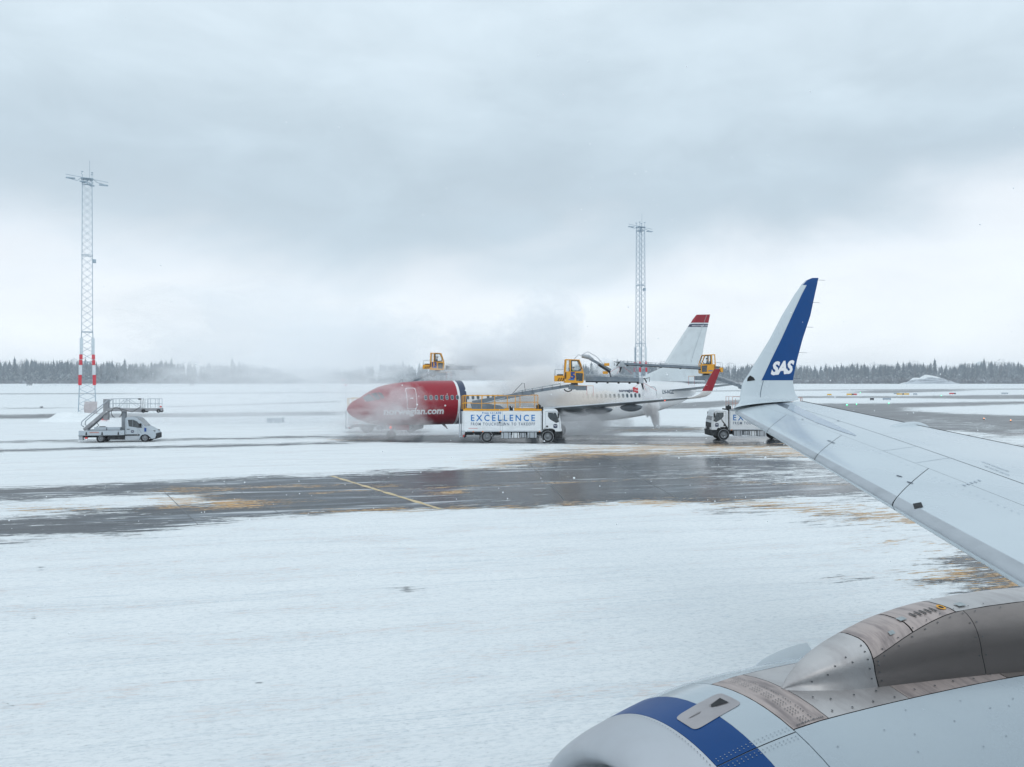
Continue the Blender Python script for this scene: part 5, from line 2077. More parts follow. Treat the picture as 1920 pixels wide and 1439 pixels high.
VW = mat('van_white', (.40, .46, .51), .35, dirt=.45, dirt_col=(.4, .44, .48), scale=1.5)
g = MB()
body = [pp(*p) for p in ((233.5, 825), (233.5, 781), (236, 778.2), (248, 778.0), (256, 780), (264, 787.5), (272, 797), (279, 800.5), (288, 806), (293, 810), (294, 816), (292, 822), (285, 824),
                          (282, 820), (277, 815.5), (272, 814.2), (266, 815.5), (262.5, 820), (261, 825.3))]
g.prism(body, -.98, .98, VW)
cb = g.build('cab', pk)
bv = cb.modifiers.new('bev', 'BEVEL')
bv.width = .06
bv.segments = 3
bv.limit_method = 'ANGLE'
for sd in (-1, 1):
    g = MB()
    g.prism([pp(*p) for p in ((239, 783.5), (249, 783.2), (257, 787), (267, 799.8), (262, 800.6), (250, 798.5), (241, 797))], sd * .985 - .006, sd * .985 + .006, GLASS)
    g.build('side_window', cb)
    g = MB()
    g.beam((*[pp(248.3, 783.5)[0]], sd * .992, pp(0, 783.5)[1]), (pp(248.3, 0)[0], sd * .992, pp(0, 798)[1]), .01, .06, VW)
    for a, b in (((235.5, 781), (235.5, 822)), ((258, 801), (259, 820)), ((259, 801), (266, 812))):
        A, B = pp(*a), pp(*b)
        g.beam((A[0], sd * .988, A[1]), (B[0], sd * .988, B[1]), .008, .018, SEAL)
    g.build('door_joint', cb)
    g = MB()
    A = pp(240, 803)
    g.box((A[0] - .12, sd * .99 - .02, A[1] - .03), (A[0] + .12, sd * .99 + .02, A[1] + .03), BLACK)
    g.build('door_handle', cb)
    g = MB()
    A, B = pp(234, 813.5), pp(262, 816.5)
    g.box((A[0], sd * .99 - .01, B[1]), (B[0], sd * .99 + .01, A[1]), CHAS)
    A, B = pp(234.5, 817), pp(259.5, 824.8)
    g.box((A[0], sd * .985 - .01, B[1]), (B[0], sd * .985 + .01, A[1]), ALU)
    g.build('side_skirt', cb)
    g = MB()
    A = pp(248, 807.5)
    g.prism([(A[0] + .13 * math.copysign(abs(math.cos(q)) ** .5, math.cos(q)), A[1] + .12 * math.copysign(abs(math.sin(q)) ** .5, math.sin(q))) for q in np.linspace(0, 2 * math.pi, 17)[:-1]], sd * .995 - .004, sd * .995 + .004, NAVY)
    lg = g.build('door_emblem', cb)
    g = MB()
    zig = [(-.07, -.05), (-.07, .05), (0, -.01), (.07, .05), (.07, -.05)]
    for a, b in zip(zig[:-1], zig[1:]):
        g.beam((A[0] + a[0], sd * 1.003, A[1] + a[1]), (A[0] + b[0], sd * 1.003, A[1] + b[1]), .004, .026, LWHITE)
    g.build('emblem_stroke', lg)
    A = pp(271, 808)
    lettering('1', (lambda x, y, sd=sd, A=A: (A[0] + (x if sd < 0 else .2 - x), sd * 1.0, A[1] + y)), .18, .36, NUMB, cb, bold=.02, name='number_lettering')
    g = MB()
    A = pp(264, 796)
    g.box((A[0] - .08, sd * 1.12 - .1, A[1] - .1), (A[0] + .08, sd * 1.12 + .1, A[1] + .22), BLACK, .02)
    g.build('mirror', cb)
    wheel(pk, 0, sd * .82, .385, .385, .24, sd, snowy=False)
    wheel(pk, pp(272, 0)[0], sd * .84, .40, .40, .24, sd, snowy=False)
    g = MB()
    A, B = pp(145.5, 805), pp(232.5, 815)
    g.box((A[0], sd * 1.0 - .02, B[1]), (B[0], sd * 1.0 + .02, A[1]), VW)
    bd = g.build('bed_side_board', pk)
    for x in (160, 190, 221):
        A = pp(x, 814)
        g = MB()
        g.prism([(A[0] - .08, A[1]), (A[0] + .08, A[1]), (A[0] + .03, A[1] + .28), (A[0] - .03, A[1] + .28)], sd * 1.03 - .01, sd * 1.03 + .01, CHAS)
        g.build('board_bracket', bd)
    g = MB()
    A, B = pp(166, 807.8), pp(184, 810)
    g.box((A[0], sd * 1.025 - .003, B[1]), (B[0], sd * 1.025 + .003, A[1]), mat('faded_red_print', (.5, .25, .22), .6, dirt=.8, scale=20))
    g.build('small_red_print', bd)
g = MB()
A, B = pp(257, 781), pp(271.5, 797.5)
g.add([(A[0] + .05, -.85, A[1]), (A[0] + .05, .85, A[1]), (B[0] + .06, .9, B[1] + .02), (B[0] + .06, -.9, B[1] + .02)], [(0, 1, 2, 3)], GLASS)
g.build('windscreen', cb)
g = MB()
A, B = pp(284, 812), pp(294.8, 823.5)
g.box((A[0], -.95, B[1]), (B[0], .95, A[1]), CHAS, .06)
g.build('bumper', cb)
for sd in (-1, 1):
    g = MB()
    A = pp(290, 808)
    g.box((A[0] - .2, sd * .78 - .17, A[1] - .1), (A[0] + .06, sd * .78 + .17, A[1] + .1), GLASS, .03)
    g.build('headlight', cb)
g = MB()
A, B = pp(145, 814.5), pp(232.5, 816.2)
g.box((A[0], -1.02, B[1]), (B[0], 1.02, A[1]), CHAS)
A, B = pp(200, 816), pp(234, 824)
g.box((A[0], -.9, B[1]), (B[0], .9, A[1]), CHAS)
A, B = pp(150, 816), pp(234, 820)
g.box((A[0], -.4, B[1]), (B[0], .4, A[1]), CHAS)
g.build('chassis', pk)
g = MB()
A, B = pp(145.3, 816), pp(152.5, 824.5)
g.box((A[0], -.95, B[1]), (B[0], -.5, A[1]), ALU)
g.build('step_box', pk)
g = MB()
A = pp(159, 820)
g.box((A[0] - .1, -.95, A[1] - .08), (A[0] + .1, -.75, A[1] + .08), REDL)
g.build('tail_light', pk)
for x0, x1, z0, z1 in ((173, 196, 798.5, 805), (198, 223, 799, 805)):
    g = MB()
    A, B = pp(x0, z0), pp(x1, z1)
    g.box((A[0], -.8, B[1]), (B[0], -.2, A[1]), VW, .03)
    g.build('bed_box', pk)
STG = mat('stair_galvanised', (.27, .28, .30), .55, metal=.2, dirt=.5, dirt_col=(.5, .5, .5), scale=2, snow=.3)
for y in (-.55, .45):
    g = MB()
    pts = [pp(152, 804), pp(197, 763), pp(203, 761.5), pp(263, 766)]
    for a, b in zip(pts[:-1], pts[1:]):
        g.beam((a[0], y, a[1]), (b[0], y, b[1]), .08, .27, STG)
    g.build('stair_stringer', pk)
for i in range(11):
    t = (i + .5) / 11
    A, B = pp(152, 804), pp(197, 763)
    g = MB()
    g.box((A[0] + (B[0] - A[0]) * t - .12, -.52, A[1] + (B[1] - A[1]) * t - .02), (A[0] + (B[0] - A[0]) * t + .12, .42, A[1] + (B[1] - A[1]) * t + .02), STG)
    g.build('stair_tread', pk)
g = MB()
A, B = pp(198, 760.5), pp(300.5, 766)
g.box((A[0], -.5, B[1]), (B[0], .4, A[1]), STG)
g.build('platform_deck', pk)
for y in (-.55, .45):
    fr = empty('guard_rail')
    fr.parent = pk
    for x in (202, 207, 213.5, 229, 233):
        A, B = pp(x, 740.5), pp(x, 762)
        g = MB()
        g.beam((A[0], y, A[1]), (A[0], y, B[1]), .035, .035, ALU, (1, 0, 0))
        g.build('rail_post', fr)
    for (a, b) in (((202, 740.5), (262, 740.5)), ((202, 750.5), (262, 750.5)), ((212, 762), (230, 741)), ((233, 741), (262, 762))):
        A, B = pp(*a), pp(*b)
        g = MB()
        g.beam((A[0], y, A[1]), (B[0], y, B[1]), .04, .04, ALU)
        g.build('rail_bar', fr)
    fr = empty('guard_rail')
    fr.parent = pk
    for x in (270, 275, 290, 298):
        A, B = pp(x, 741), pp(x, 762)
        g = MB()
        g.beam((A[0], y, A[1]), (A[0], y, B[1]), .035, .035, ALU, (1, 0, 0))
        g.build('rail_post', fr)
    for z in (741, 751.5):
        A, B = pp(270, z), pp(298, z)
        g = MB()
        g.beam((A[0], y, A[1]), (B[0], y, B[1]), .04, .04, ALU)
        g.build('rail_bar', fr)
    g = MB()
    hr = [pp(*p) for p in ((152, 798), (147, 794), (148, 787), (160, 776), (187, 753), (200, 741))]
    g.tube([(a, y, b) for a, b in hr], .045, ALU, 8)
    g.build('hand_rail', pk)
g = MB()
A, B = pp(187, 741), pp(196.5, 784)
g.box((A[0], -.3, B[1]), (B[0], .2, A[1]), STG, .02)
g.build('lift_column', pk)
g = MB()
A, B = pp(222.5, 767), pp(230, 804)
g.box((A[0], -.3, B[1]), (B[0], .2, A[1]), mat('column_grey', (.22, .25, .28), .5, dirt=.4), .02)
g.build('lift_column', pk)
g = MB()
A = pp(215, 769)
g.tube([(A[0] + .47 * math.cos(q), -.6, A[1] + .47 * math.sin(q)) for q in np.linspace(-1.0, 4.4, 22)], .03, CHAS, 6)
g.build('hydraulic_hose', pk)
g = MB()
A, B, C_ = pp(225, 762), pp(245, 767), pp(262, 757)
g.tube([(A[0], -.6, A[1]), (B[0], -.6, B[1] - .05), (C_[0], -.6, C_[1])], .025, CHAS, 6)
g.build('hydraulic_hose', pk)
g = MB()
A, B, C_ = pp(176, 788), pp(181, 795), pp(177, 798)
g.tube([(A[0], -.6, A[1]), (B[0], -.6, B[1]), (C_[0], -.6, C_[1])], .03, BLACK, 6)
g.build('hydraulic_hose', pk)
g = MB()
A, B = pp(182, 797), pp(193, 798)
g.box((A[0], -.7, B[1]), (B[0], -.4, A[1]), BLACK)
g.build('tool_tray', pk)
for x in (267, 296.5):
    A = pp(x, 766)
    for y in (-.6, .5):
        g = MB()
        g.lathe([(-.06, .06), (-.06, .17), (.06, .17), (.06, .06)], BLACK, 14, 'y', (A[0], y, A[1]))
        g.build('buffer_roller', pk)
g = MB()
A, B = pp(257, 740), pp(266, 765)
g.box((A[0], -.62, A[1] - .12), (A[0] + .2, -.5, A[1] + .02), BLACK)
for x in (261, 264, 267.5):
    a = pp(x, 0)[0]
    g.tube([(a, -.58, B[1]), (a + .03, -.58, (A[1] + B[1]) / 2), (a - .02, -.58, A[1])], .03, STG, 6)
g.build('gate_mechanism', pk)
g = MB()
A = pp(300.5, 757.5)
g.box((A[0] - .06, -.62, A[1] - .06), (A[0] + .08, -.5, A[1] + .08), REDL)
g.build('marker_light', pk)


# ------------------------------------------------------------------ floodlight masts
def make_mast(name, label, loc, rz, Ht, base, mid, mat_, board_z, four=True):
    T = empty(name, loc, rz, label=label, cat='floodlight mast', group='lattice floodlight masts')

    def half(z):
        zz = Ht * .36
        return (base + (mid - base) * min(1, z / zz)) / 2 - max(0, z - zz) / (Ht - zz) * .08
    zs = list(np.linspace(0, Ht, 34))
    for sx in (-1, 1):
        for sy in (-1, 1):
            g = MB()
            for a, b in ((0, Ht * .36), (Ht * .36, Ht)):
                g.beam((sx * half(a), sy * half(a), a), (sx * half(b), sy * half(b), b), .11 if a == 0 else .085, .11 if a == 0 else .085, mat_)
            lg = g.build('leg', T)
            for z0, z1, m in board_z:
                g = MB()
                for zz0, zz1 in ((z0, z1),):
                    zm = (zz0 + zz1) / 2
                    h_ = half(zm) + .02
                    x_ = sx * (h_ - .06)
                    g.box((x_ - .20, sy * (h_ + .09) - .02, zz0), (x_ + .20, sy * (h_ + .09) + .02, zz1), m)
                g.build('marker_board', lg)
    for face in range(4):
        g = MB()
        for i in range(len(zs) - 1):
            a, b = zs[i], zs[i + 1]
            ha, hb = half(a), half(b)
            for s in (-1, 1):
                p0, p1 = (s * ha, -ha, a), (-s * hb, -hb, b)
                q = face * math.pi / 2
                rot = lambda p: (p[0] * math.cos(q) - p[1] * math.sin(q), p[0] * math.sin(q) + p[1] * math.cos(q), p[2])
                g.beam(rot(p0), rot(p1), .028, .028, mat_)
        for z in (Ht * .36, Ht * .68, Ht * .98, Ht * .235):
            h_ = half(z)
            q = face * math.pi / 2
            rot = lambda p: (p[0] * math.cos(q) - p[1] * math.sin(q), p[0] * math.sin(q) + p[1] * math.cos(q), p[2])
            g.beam(rot((-h_, -h_ - .03, z)), rot((h_, -h_ - .03, z)), .07, .09, mat_)
        g.build('lattice_bracing', T)
    g = MB()
    g.box((-half(Ht) - .15, -half(Ht) - .15, Ht - .05), (half(Ht) + .15, half(Ht) + .15, Ht + .02), mat_)
    for sx in (-1, 1):
        for sy in (-1, 1):
            g.beam((sx * half(Ht), sy * half(Ht), Ht), (sx * half(Ht), sy * half(Ht), Ht + .8), .05, .05, mat_, (1, 0, 0))
            g.box((sx * half(Ht) - .12, sy * half(Ht) - .12, Ht + .75), (sx * half(Ht) + .12, sy * half(Ht) + .12, Ht + .85), mat_)
    g.build('top_platform', T)
    g = MB()
    g.tube([(.3, 0, Ht), (.3, 0, Ht + 2.6)], .025, mat_, 5)
    g.build('lightning_rod', T)
    for k, (q, L, zz) in enumerate(((180, 2.6, .1), (0, 2.6, .1), (60, 1.5, .1), (240, 1.5, .1))):
        d = Vector((math.cos(R(q)), math.sin(R(q)), 0))
        n = Vector((-d.y, d.x, 0))
        c = d * L
        base_ = Vector((0, 0, Ht + zz))
        tip = base_ + c + Vector((0, 0, .25 if q == 180 else -.3))
        g = MB()
        g.beam(base_, tip, .06, .06, mat_)
        g.tube([base_ + d * (L - 1.9) + Vector((0, 0, 0)), base_ + d * (L - 1.4) + Vector((0, 0, -.45)), tip + Vector((0, 0, -.45))], .04, mat_, 6)
        ar = g.build('lamp_arm', T)
        g = MB()
        p = tip + Vector((0, 0, -.5)) - d * .6
        vs = []
        for u, v_ in ((-.55, -.25), (.55, -.25), (.55, .25), (-.55, .25)):
            vs.append(p + d * u + n * v_)
        top = [v + Vector((0, 0, .12)) for v in vs]
        g.add(vs + top, [(3, 2, 1, 0), (4, 5, 6, 7), (0, 1, 5, 4), (1, 2, 6, 5), (2, 3, 7, 6), (3, 0, 4, 7)], mat_)
        g.build('floodlight', ar)
    g = MB()
    g.box((half(Ht * .67), -.2, Ht * .65), (half(Ht * .67) + .45, .1, Ht * .665), mat_)
    g.build('camera_box', T)
    return T


BW = mat('board_white', (.6, .66, .7), .6, dirt=.3)
BR = mat('board_red', (.55, .03, .05), .6, dirt=.3, dirt_col=(.5, .12, .14))
bz = [(4.55, 5.95, BR), (5.97, 7.3, BW), (7.32, 8.0, BR), (8.1, 8.75, BR), (8.77, 11.0, mat('board_pale', (.52, .6, .65), .6))]
ml = G(164.5, 784)
mast1 = make_mast('floodlight_mast', 'tall pale lattice mast with red and white boards standing behind the stair pickup', (P(163.5, 700, 110).x, 110, 0), R(28), 33, 2.2, 1.35, MASTM, bz)
make_mast('floodlight_mast', 'lattice mast rising behind the white fuselage between cabin 5 and the tail fin', (P(1201, 700, 146).x, 146, 0), R(25), 33.2, 1.75, 1.25, MASTL, [(5.4, 6.6, BW), (6.7, 7.5, BR), (8.0, 8.6, BR), (8.7, 11.2, BW)])
# crinkled weather sheet on the mast foot
g = MB()
rows = []
rg = random.Random(5)
c0 = P(156, 778, 108.2)
for i in range(9):
    row = []
    for k in range(9):
        x, z = 1.75 * k / 8, 2.35 * i / 8
        row.append((x, rg.uniform(-.09, .09), z))
    rows.append(row)
g.grid(rows, PINKISH, True)
g.build('weather_sheet', label='frosted pinkish sheet stretched across the foot of the mast behind the pickup', cat='tarpaulin')
sh = bpy.data.objects['weather_sheet']
sh.location = (c0.x, 108.45, P(156, 786, 108.2).z)
md = sh.modifiers.new('thick', 'SOLIDIFY')
md.thickness = .03
# barrier board on the snow
g = MB()
a = P(184, 795, 100)
g.prism([(0, 0), (1.2, 0), (1.2, .38), (0, .22)], -.03, .03, BR)
bo = g.build('barrier_board', label='small dull red board leaning in the snow behind the pickup bed', cat='barrier')
bo.location = (a.x, 100, .25)
g = MB()
for x in (.15, 1.05):
    g.beam((x, 0, -.3), (x, 0, .1), .05, .05, STEELW, (1, 0, 0))
g.build('post', bo)


# ------------------------------------------------------------------ airfield signs, lights, small masts
def sign(px, py, wpx, hpx, parts, label):
    """airfield sign standing where its foot shows in the picture"""
    gp = G(px, py + hpx)
    k = gp.y / F
    T = empty('airfield_sign', gp, 0, label=label, cat='airfield sign', group='airfield signs beyond the apron')
    x = -wpx * k / 2
    w = wpx * k
    h = max(hpx * k, .5)
    u = 0
    for frac, m, txt in parts:
        g = MB()
        g.box((x + w * u, -.1, .22), (x + w * (u + frac) - .02, .1, .22 + h * .8), m)
        pn = g.build('sign_panel', T)
        if txt:
            lettering(txt, (lambda a, b, x=x, w=w, u=u, frac=frac, h=h: (x + w * u + .12 * w * frac + a, -.11, .26 + h * .18 + b)), w * frac * .76, h * .4, BLACK if m is SIGNY else LWHITE, pn, bold=.03)
        u += frac
    g = MB()
    for t in (.08, .5, .92):
        g.beam((x + w * t, 0, -.1), (x + w * t, 0, .26), .06, .06, CHAS, (1, 0, 0))
    g.build('sign_post', T)
    return T


SIGNY = mat('sign_yellow', (.70, .42, .02), .5, dirt=.2)
SIGNK = mat('sign_black', (.02, .02, .025), .5, dirt=.2)
SIGNG = mat('sign_back_grey', (.30, .36, .42), .5, dirt=.3)
sign(1555, 739.5, 8, 3.2, [(1, SIGNY, '')], 'short plain yellow airfield sign nearest the winglet, on the snow beyond the wing')
sign(1597, 738.8, 19, 3.6, [(.5, SIGNY, ''), (.18, SIGNK, ''), (.32, REDB, '')], 'airfield sign with a yellow left part and a red right part, beyond the wing')
sign(1693, 738.5, 23, 3.2, [(.45, SIGNY, ''), (.12, SIGNK, ''), (.43, SIGNY, '')], 'long yellow airfield sign with a black middle, beyond the wing')
sign(1716, 738.6, 7, 3, [(1, SIGNG, '')], 'short grey airfield sign just right of the long yellow one')
sign(1786, 737.5, 12, 3, [(.7, REDB, ''), (.3, SIGNK, '')], 'red airfield sign with a black end, alone on the snow')
sign(1884, 737.5, 12, 2.4, [(1, SIGNG, '')], 'thin grey airfield sign near the right edge of the picture')
sign(1635, 747.5, 7, 4.4, [(1, SIGNK, '')], 'square black airfield sign just above the wing')
sign(1663, 747.5, 15, 4, [(1, SIGNG, '')], 'grey airfield sign beside the square black one, just above the wing')
sign(1681, 738.4, 10, 2, [(1, SIGNG, '')], 'low grey airfield sign adjoining the left end of the long yellow one')


def ground_lamp(px, py, m, label, r=.07):
    p = G(px, py)
    g = MB()
    g.lathe([(0, .10), (.10, .09), (.12, .05)], CHAS, 10, 'z')
    o = g.build('taxiway_light', label=label, cat='taxiway light', group='lights along the taxiway')
    o.location = p
    g = MB()
    g.lathe([(.12, r), (.12 + r, r * .9), (.12 + r * 1.6, .005)], m, 10, 'z')
    g.build('lens', o)


gl = [(1845, 787, E_WARM, 'glowing orange taxiway light, the left one of two on the wet tarmac beyond the wing', .055), (1895, 790.5, E_WARM, 'glowing orange taxiway light, the right one of two on the wet tarmac beyond the wing', .06),
      (1588, 761, E_GREEN, 'green taxiway light on dark tarmac just above the wing, left of its twin', .10), (1606, 759.5, E_GREEN, 'faint green taxiway light between two brighter ones above the wing', .08),
      (1666.5, 757.5, E_GREEN, 'green taxiway light under the grey airfield sign above the wing', .10), (1765, 743.5, E_GREEN, 'small green taxiway light below the red airfield sign', .10),
      (1613, 737.5, E_GREEN, 'tiny green taxiway light on the far scraped snow', .1)]
for a in gl:
    ground_lamp(*a)


def small_mast(px, ytop, D, label, m, lamp=True):
    x = (px - 960) / F * D
    zt = H + (711 - ytop) / F * D
    g = MB()
    g.tube([(0, 0, -.1), (0, 0, zt)], [.09, .05], m, 6)
    g.beam((-.35, 0, zt), (.35, 0, zt), .08, .1, m)
    o = g.build('marker_pole', label=label, cat='pole')
    o.location = (x, D, 0)
    g = MB()
    g.box((-.25, -.1, zt + .05), (.25, .1, zt + .4), BR if lamp else m)
    g.build('pole_head', o)


small_mast(608.5, 690, 300, 'thin pale pole with a short crossbar in the mist left of the red nose', mat('pole_pale_red', (.6, .35, .33), .6), False)
small_mast(643, 715, 210, 'low pole with a small red head just left of the red nose', mat('pole_grey', (.45, .5, .55), .6))
small_mast(648, 724, 190, 'short pole with a red head nearest the red nose', mat('pole_grey', (.45, .5, .55), .6))
small_mast(1330, 668, 900, 'distant thin pole above the far trees behind the tail', mat('pole_grey', (.45, .5, .55), .6), False)
# long low guard rail / approach cable across the far left field
g = MB()
for i in range(46):
    x = -330 + i * 9
    g.beam((x, 560 + i * .2, -.1), (x, 560 + i * .2, 2.3), .10, .10, STEELW, (1, 0, 0))
fence = g.build('perimeter_fence', label='long thin wire fence running along the snow below the left tree line', cat='fence', fix=False)
fence['kind'] = 'structure'
g = MB()
for z in (.7, 1.5, 2.2):
    g.beam((-330, 560, z), (84, 569, z), .05, .06, STEELW)
g.build('fence_wire', fence, fix=False)
# snow-covered equipment hut in the mist
g = MB()
g.box((-.9, -.6, 0), (.9, .6, .6), mat('frosted_grey', (.52, .57, .61), .7, snow=.5), .04)
o = g.build('equipment_box', label='low frosted grey box standing on snow left of the red nose', cat='equipment box')
o.location = P(517, 793, 98).xy.to_3d()
g = MB()
g.box((-.95, -.65, .6), (.95, .65, .72), SNOWM, .05)
g.build('snow_cap', o)

# ------------------------------------------------------------------ trees
NEEDLE = mat('frosted_needles', (.024, .046, .064), .85, dirt=.8, dirt_col=(.10, .145, .18), scale=.6, snow=.30)
BARK = mat('dark_bark', (.05, .045, .045), .9, dirt=.4)
TWIG = mat('frosted_twigs', (.16, .18, .21), .9, dirt=.7, dirt_col=(.40, .45, .50), scale=.5, snow=.45)
SHRUB = mat('bare_shrubs', (.085, .085, .10), .9, dirt=.8, dirt_col=(.30, .34, .38), scale=.15, snow=.25)


def spruce(seed, ht=1.0):
    rg = random.Random(seed)
    g = MB()
    g.tube([(0, 0, 0), (0, 0, ht * .9)], [.016, .004], BARK, 5, cap=False)
    L = 12
    lean = rg.uniform(-.02, .02)
    for k in range(L):
        t = k / (L - 1)
        z = .10 + .86 * t
        r = (.185 * (1 - t) ** .75 + .016) * rg.uniform(.75, 1.2)
        n = 9
        ph = rg.uniform(0, 6)
        vs = [(lean * z, 0, z + .085)]
        for i in range(n * 2):
            q = ph + math.pi * i / n
            rr = r * (rg.uniform(.75, 1.15) if i % 2 == 0 else rg.uniform(.3, .55))
            vs.append((lean * z + rr * math.cos(q), rr * math.sin(q), z - (.045 if i % 2 == 0 else .0) - rg.uniform(0, .02)))
        g.add([(a * 1, b * 1, c * ht) for a, b, c in vs], [(0, 1 + i, 1 + (i + 1) % (n * 2)) for i in range(n * 2)], NEEDLE)
    return g.mesh('spruce')


def birch(seed):
    rg = random.Random(seed)
    g = MB()
    g.tube([(0, 0, 0), (.01, 0, .5), (rg.uniform(-.03, .03), 0, .92)], [.014, .009, .002], BARK, 5, cap=False)
    for k in range(230):
        t = rg.uniform(.22, 1.0)
        rr = .19 * math.sin(math.pi * min(1, (t - .1) / 1.0)) ** .7 * rg.uniform(.1, 1) ** .5
        q = rg.uniform(0, 2 * math.pi)
        p = Vector((rr * math.cos(q), rr * math.sin(q), t * .98))
        d = Vector((math.cos(q) * .5, math.sin(q) * .5, rg.uniform(.4, 1.2))).normalized() * rg.uniform(.03, .07)
        s = Vector((rg.uniform(-1, 1), rg.uniform(-1, 1), rg.uniform(-.3, .3))).normalized() * rg.uniform(.004, .010)
        g.add([p - s, p + s, p + d], [(0, 1, 2)], TWIG)
    for k in range(10):
        t = rg.uniform(.25, .7)
        q = rg.uniform(0, 6.28)
        g.tube([(0, 0, t), (.1 * math.cos(q), .1 * math.sin(q), t + .2)], [.005, .001], BARK, 4, cap=False)
    return g.mesh('birch')


SPR = [spruce(i) for i in range(7)]
BIR = [birch(20 + i) for i in range(4)]


def skyline(px):
    """height of the tree tops above the horizon in the photograph (pixels)"""
    return np.interp(px, [-300, 0, 60, 120, 240, 320, 480, 640, 800, 960, 1100, 1180, 1240, 1345, 1420, 1480, 1530, 1560, 1640, 1700, 1760, 1830, 1920, 2300],
                     [33, 33, 37, 38, 36, 33, 30, 27, 31, 30, 32, 36, 34, 29, 30, 31, 26, 25, 34, 33, 31, 32, 34, 34]) + 1.8 * np.sin(px * .045) + 1.5 * np.sin(px * .017 + 1) + 1.0 * np.sin(px * .13)


n_tree = 300
for i in range(n_tree):
    u = (i + .5) / n_tree
    px = -130 + u * 2180 + RNG.uniform(-5, 5)
    D = 905 + RNG.uniform(0, 70)
    ht = (skyline(px) + RNG.uniform(-10, 3.0)) / F * D + H
    if RNG.random() < .10:
        ht *= 1.16
    isb = RNG.random() < (.28 if px > 1300 else .20)
    me = BIR[RNG.integers(0, 4)] if isb else SPR[RNG.integers(0, 7)]
    o = bpy.data.objects.new('birch_tree' if isb else 'spruce_tree', me)
    COL.objects.link(o)
    o.location = ((px - 960) / F * D, D, -.3)
    w_ = ht * RNG.uniform(.85, 1.35)
    o.scale = (w_, w_, ht)
    o.rotation_euler = (0, 0, RNG.uniform(0, 6.28))
    if isb:
        tag(o, 'bare frosted birch tree in the distant tree line', 'tree', 'bare birch trees in the distant tree line')
    else:
        tag(o, 'snow-dusted dark spruce tree in the distant tree line', 'tree', 'spruce trees in the distant tree line')


def scatter(name, meshes, n, x0, x1, d0, d1, hfun, label, mats_, wide=(.9, 1.3), cat='forest'):
    """many copies baked into one object"""
    vs, fs, mi = [], [], []
    arrs = []
    for me in meshes:
        co = np.empty(len(me.vertices) * 3, np.float32)
        me.vertices.foreach_get('co', co)
        arrs.append((co.reshape(-1, 3), [tuple(p.vertices) for p in me.polygons], [p.material_index for p in me.polygons]))
    b = 0
    for i in range(n):
        co, f, mm = arrs[RNG.integers(0, len(arrs))]
        D = RNG.uniform(d0, d1)
        px = RNG.uniform(x0, x1)
        h = hfun(px, D)
        w = h * RNG.uniform(*wide)
        q = RNG.uniform(0, 6.28)
        c, s = math.cos(q), math.sin(q)
        X = (co[:, 0] * c - co[:, 1] * s) * w + (px - 960) / F * D
        Y = (co[:, 0] * s + co[:, 1] * c) * w + D
        Z = co[:, 2] * h - .3
        vs.append(np.stack([X, Y, Z], -1))
        fs += [tuple(b + k for k in p) for p in f]
        mi += mm
        b += len(co)
    me = bpy.data.meshes.new(name)
    me.from_pydata(np.concatenate(vs).tolist(), [], fs)
    for m in mats_:
        me.materials.append(m)
    me.polygons.foreach_set('material_index', mi)
    o = link(name, me, label=label, cat=cat, kind='stuff')
    return o


scatter('distant_forest', SPR[:5] + BIR[:2], 2600, -500, 2450, 980, 1180, lambda px, D: max(8, (skyline(px) - RNG.uniform(2, 12)) / F * D + H), 'mass of dark snow-dusted forest closing the horizon behind the front trees', [BARK, NEEDLE], (.9, 1.5))


def bush(seed):
    rg = random.Random(seed)
    g = MB()
    for k in range(90):
        q = rg.uniform(0, 6.28)
        rr = rg.uniform(0, 1) ** .6
        p = Vector((rr * math.cos(q), rr * math.sin(q) * .5, rg.uniform(0, .8) * (1 - rr * .5)))
        d = Vector((rg.uniform(-.3, .3), rg.uniform(-.3, .3), rg.uniform(.2, .5)))
        s = Vector((rg.uniform(-1, 1), rg.uniform(-1, 1), 0)).normalized() * rg.uniform(.03, .07)
        g.add([p - s, p + s, p + d], [(0, 1, 2)], SHRUB)
    return g.mesh('bush')


BUS = [bush(i) for i in range(4)]
scatter('undergrowth', BUS, 1100, -400, 2350, 885, 905, lambda px, D: RNG.uniform(3.0, 6.0) * (1.45 if px > 1480 else .9), 'band of bare brushwood at the foot of the distant trees', [SHRUB], (.9, 1.7), cat='brushwood')
# snow-covered heaps in front of the right trees
mound('snow_heap', (P(1742, 718, 880).x, 880, 0), 33, 6, 5.6, 'long brushy earth heap before the trees beyond the wing', TWIG, 8)
mound('snow_heap', (P(1738, 718, 882).x, 884, 0), 29, 5, 7.6, 'white snow cap on the long heap before the trees beyond the wing', SNOWM, 9)
# a few single frosted bushes on the open snow
for i, (px, py, s) in enumerate(((55, 722, 3.2), (150, 720, 2.6), (360, 722, 2.8), (78, 764, .5))):
    o = bpy.data.objects.new('bush', BUS[i % 4])
    COL.objects.link(o)
    gpt = G(px, py + 2)
    o.location = gpt
    o.scale = (s * .7, s * .7, s)
    tag(o, ['bare bush on the open snow below the tree line at the left edge', 'bare bush on the open snow just left of the tall mast', 'bare bush on the open snow right of the pickup platform', 'tiny dry tuft on the snow left of the mast foot'][i], 'bush')

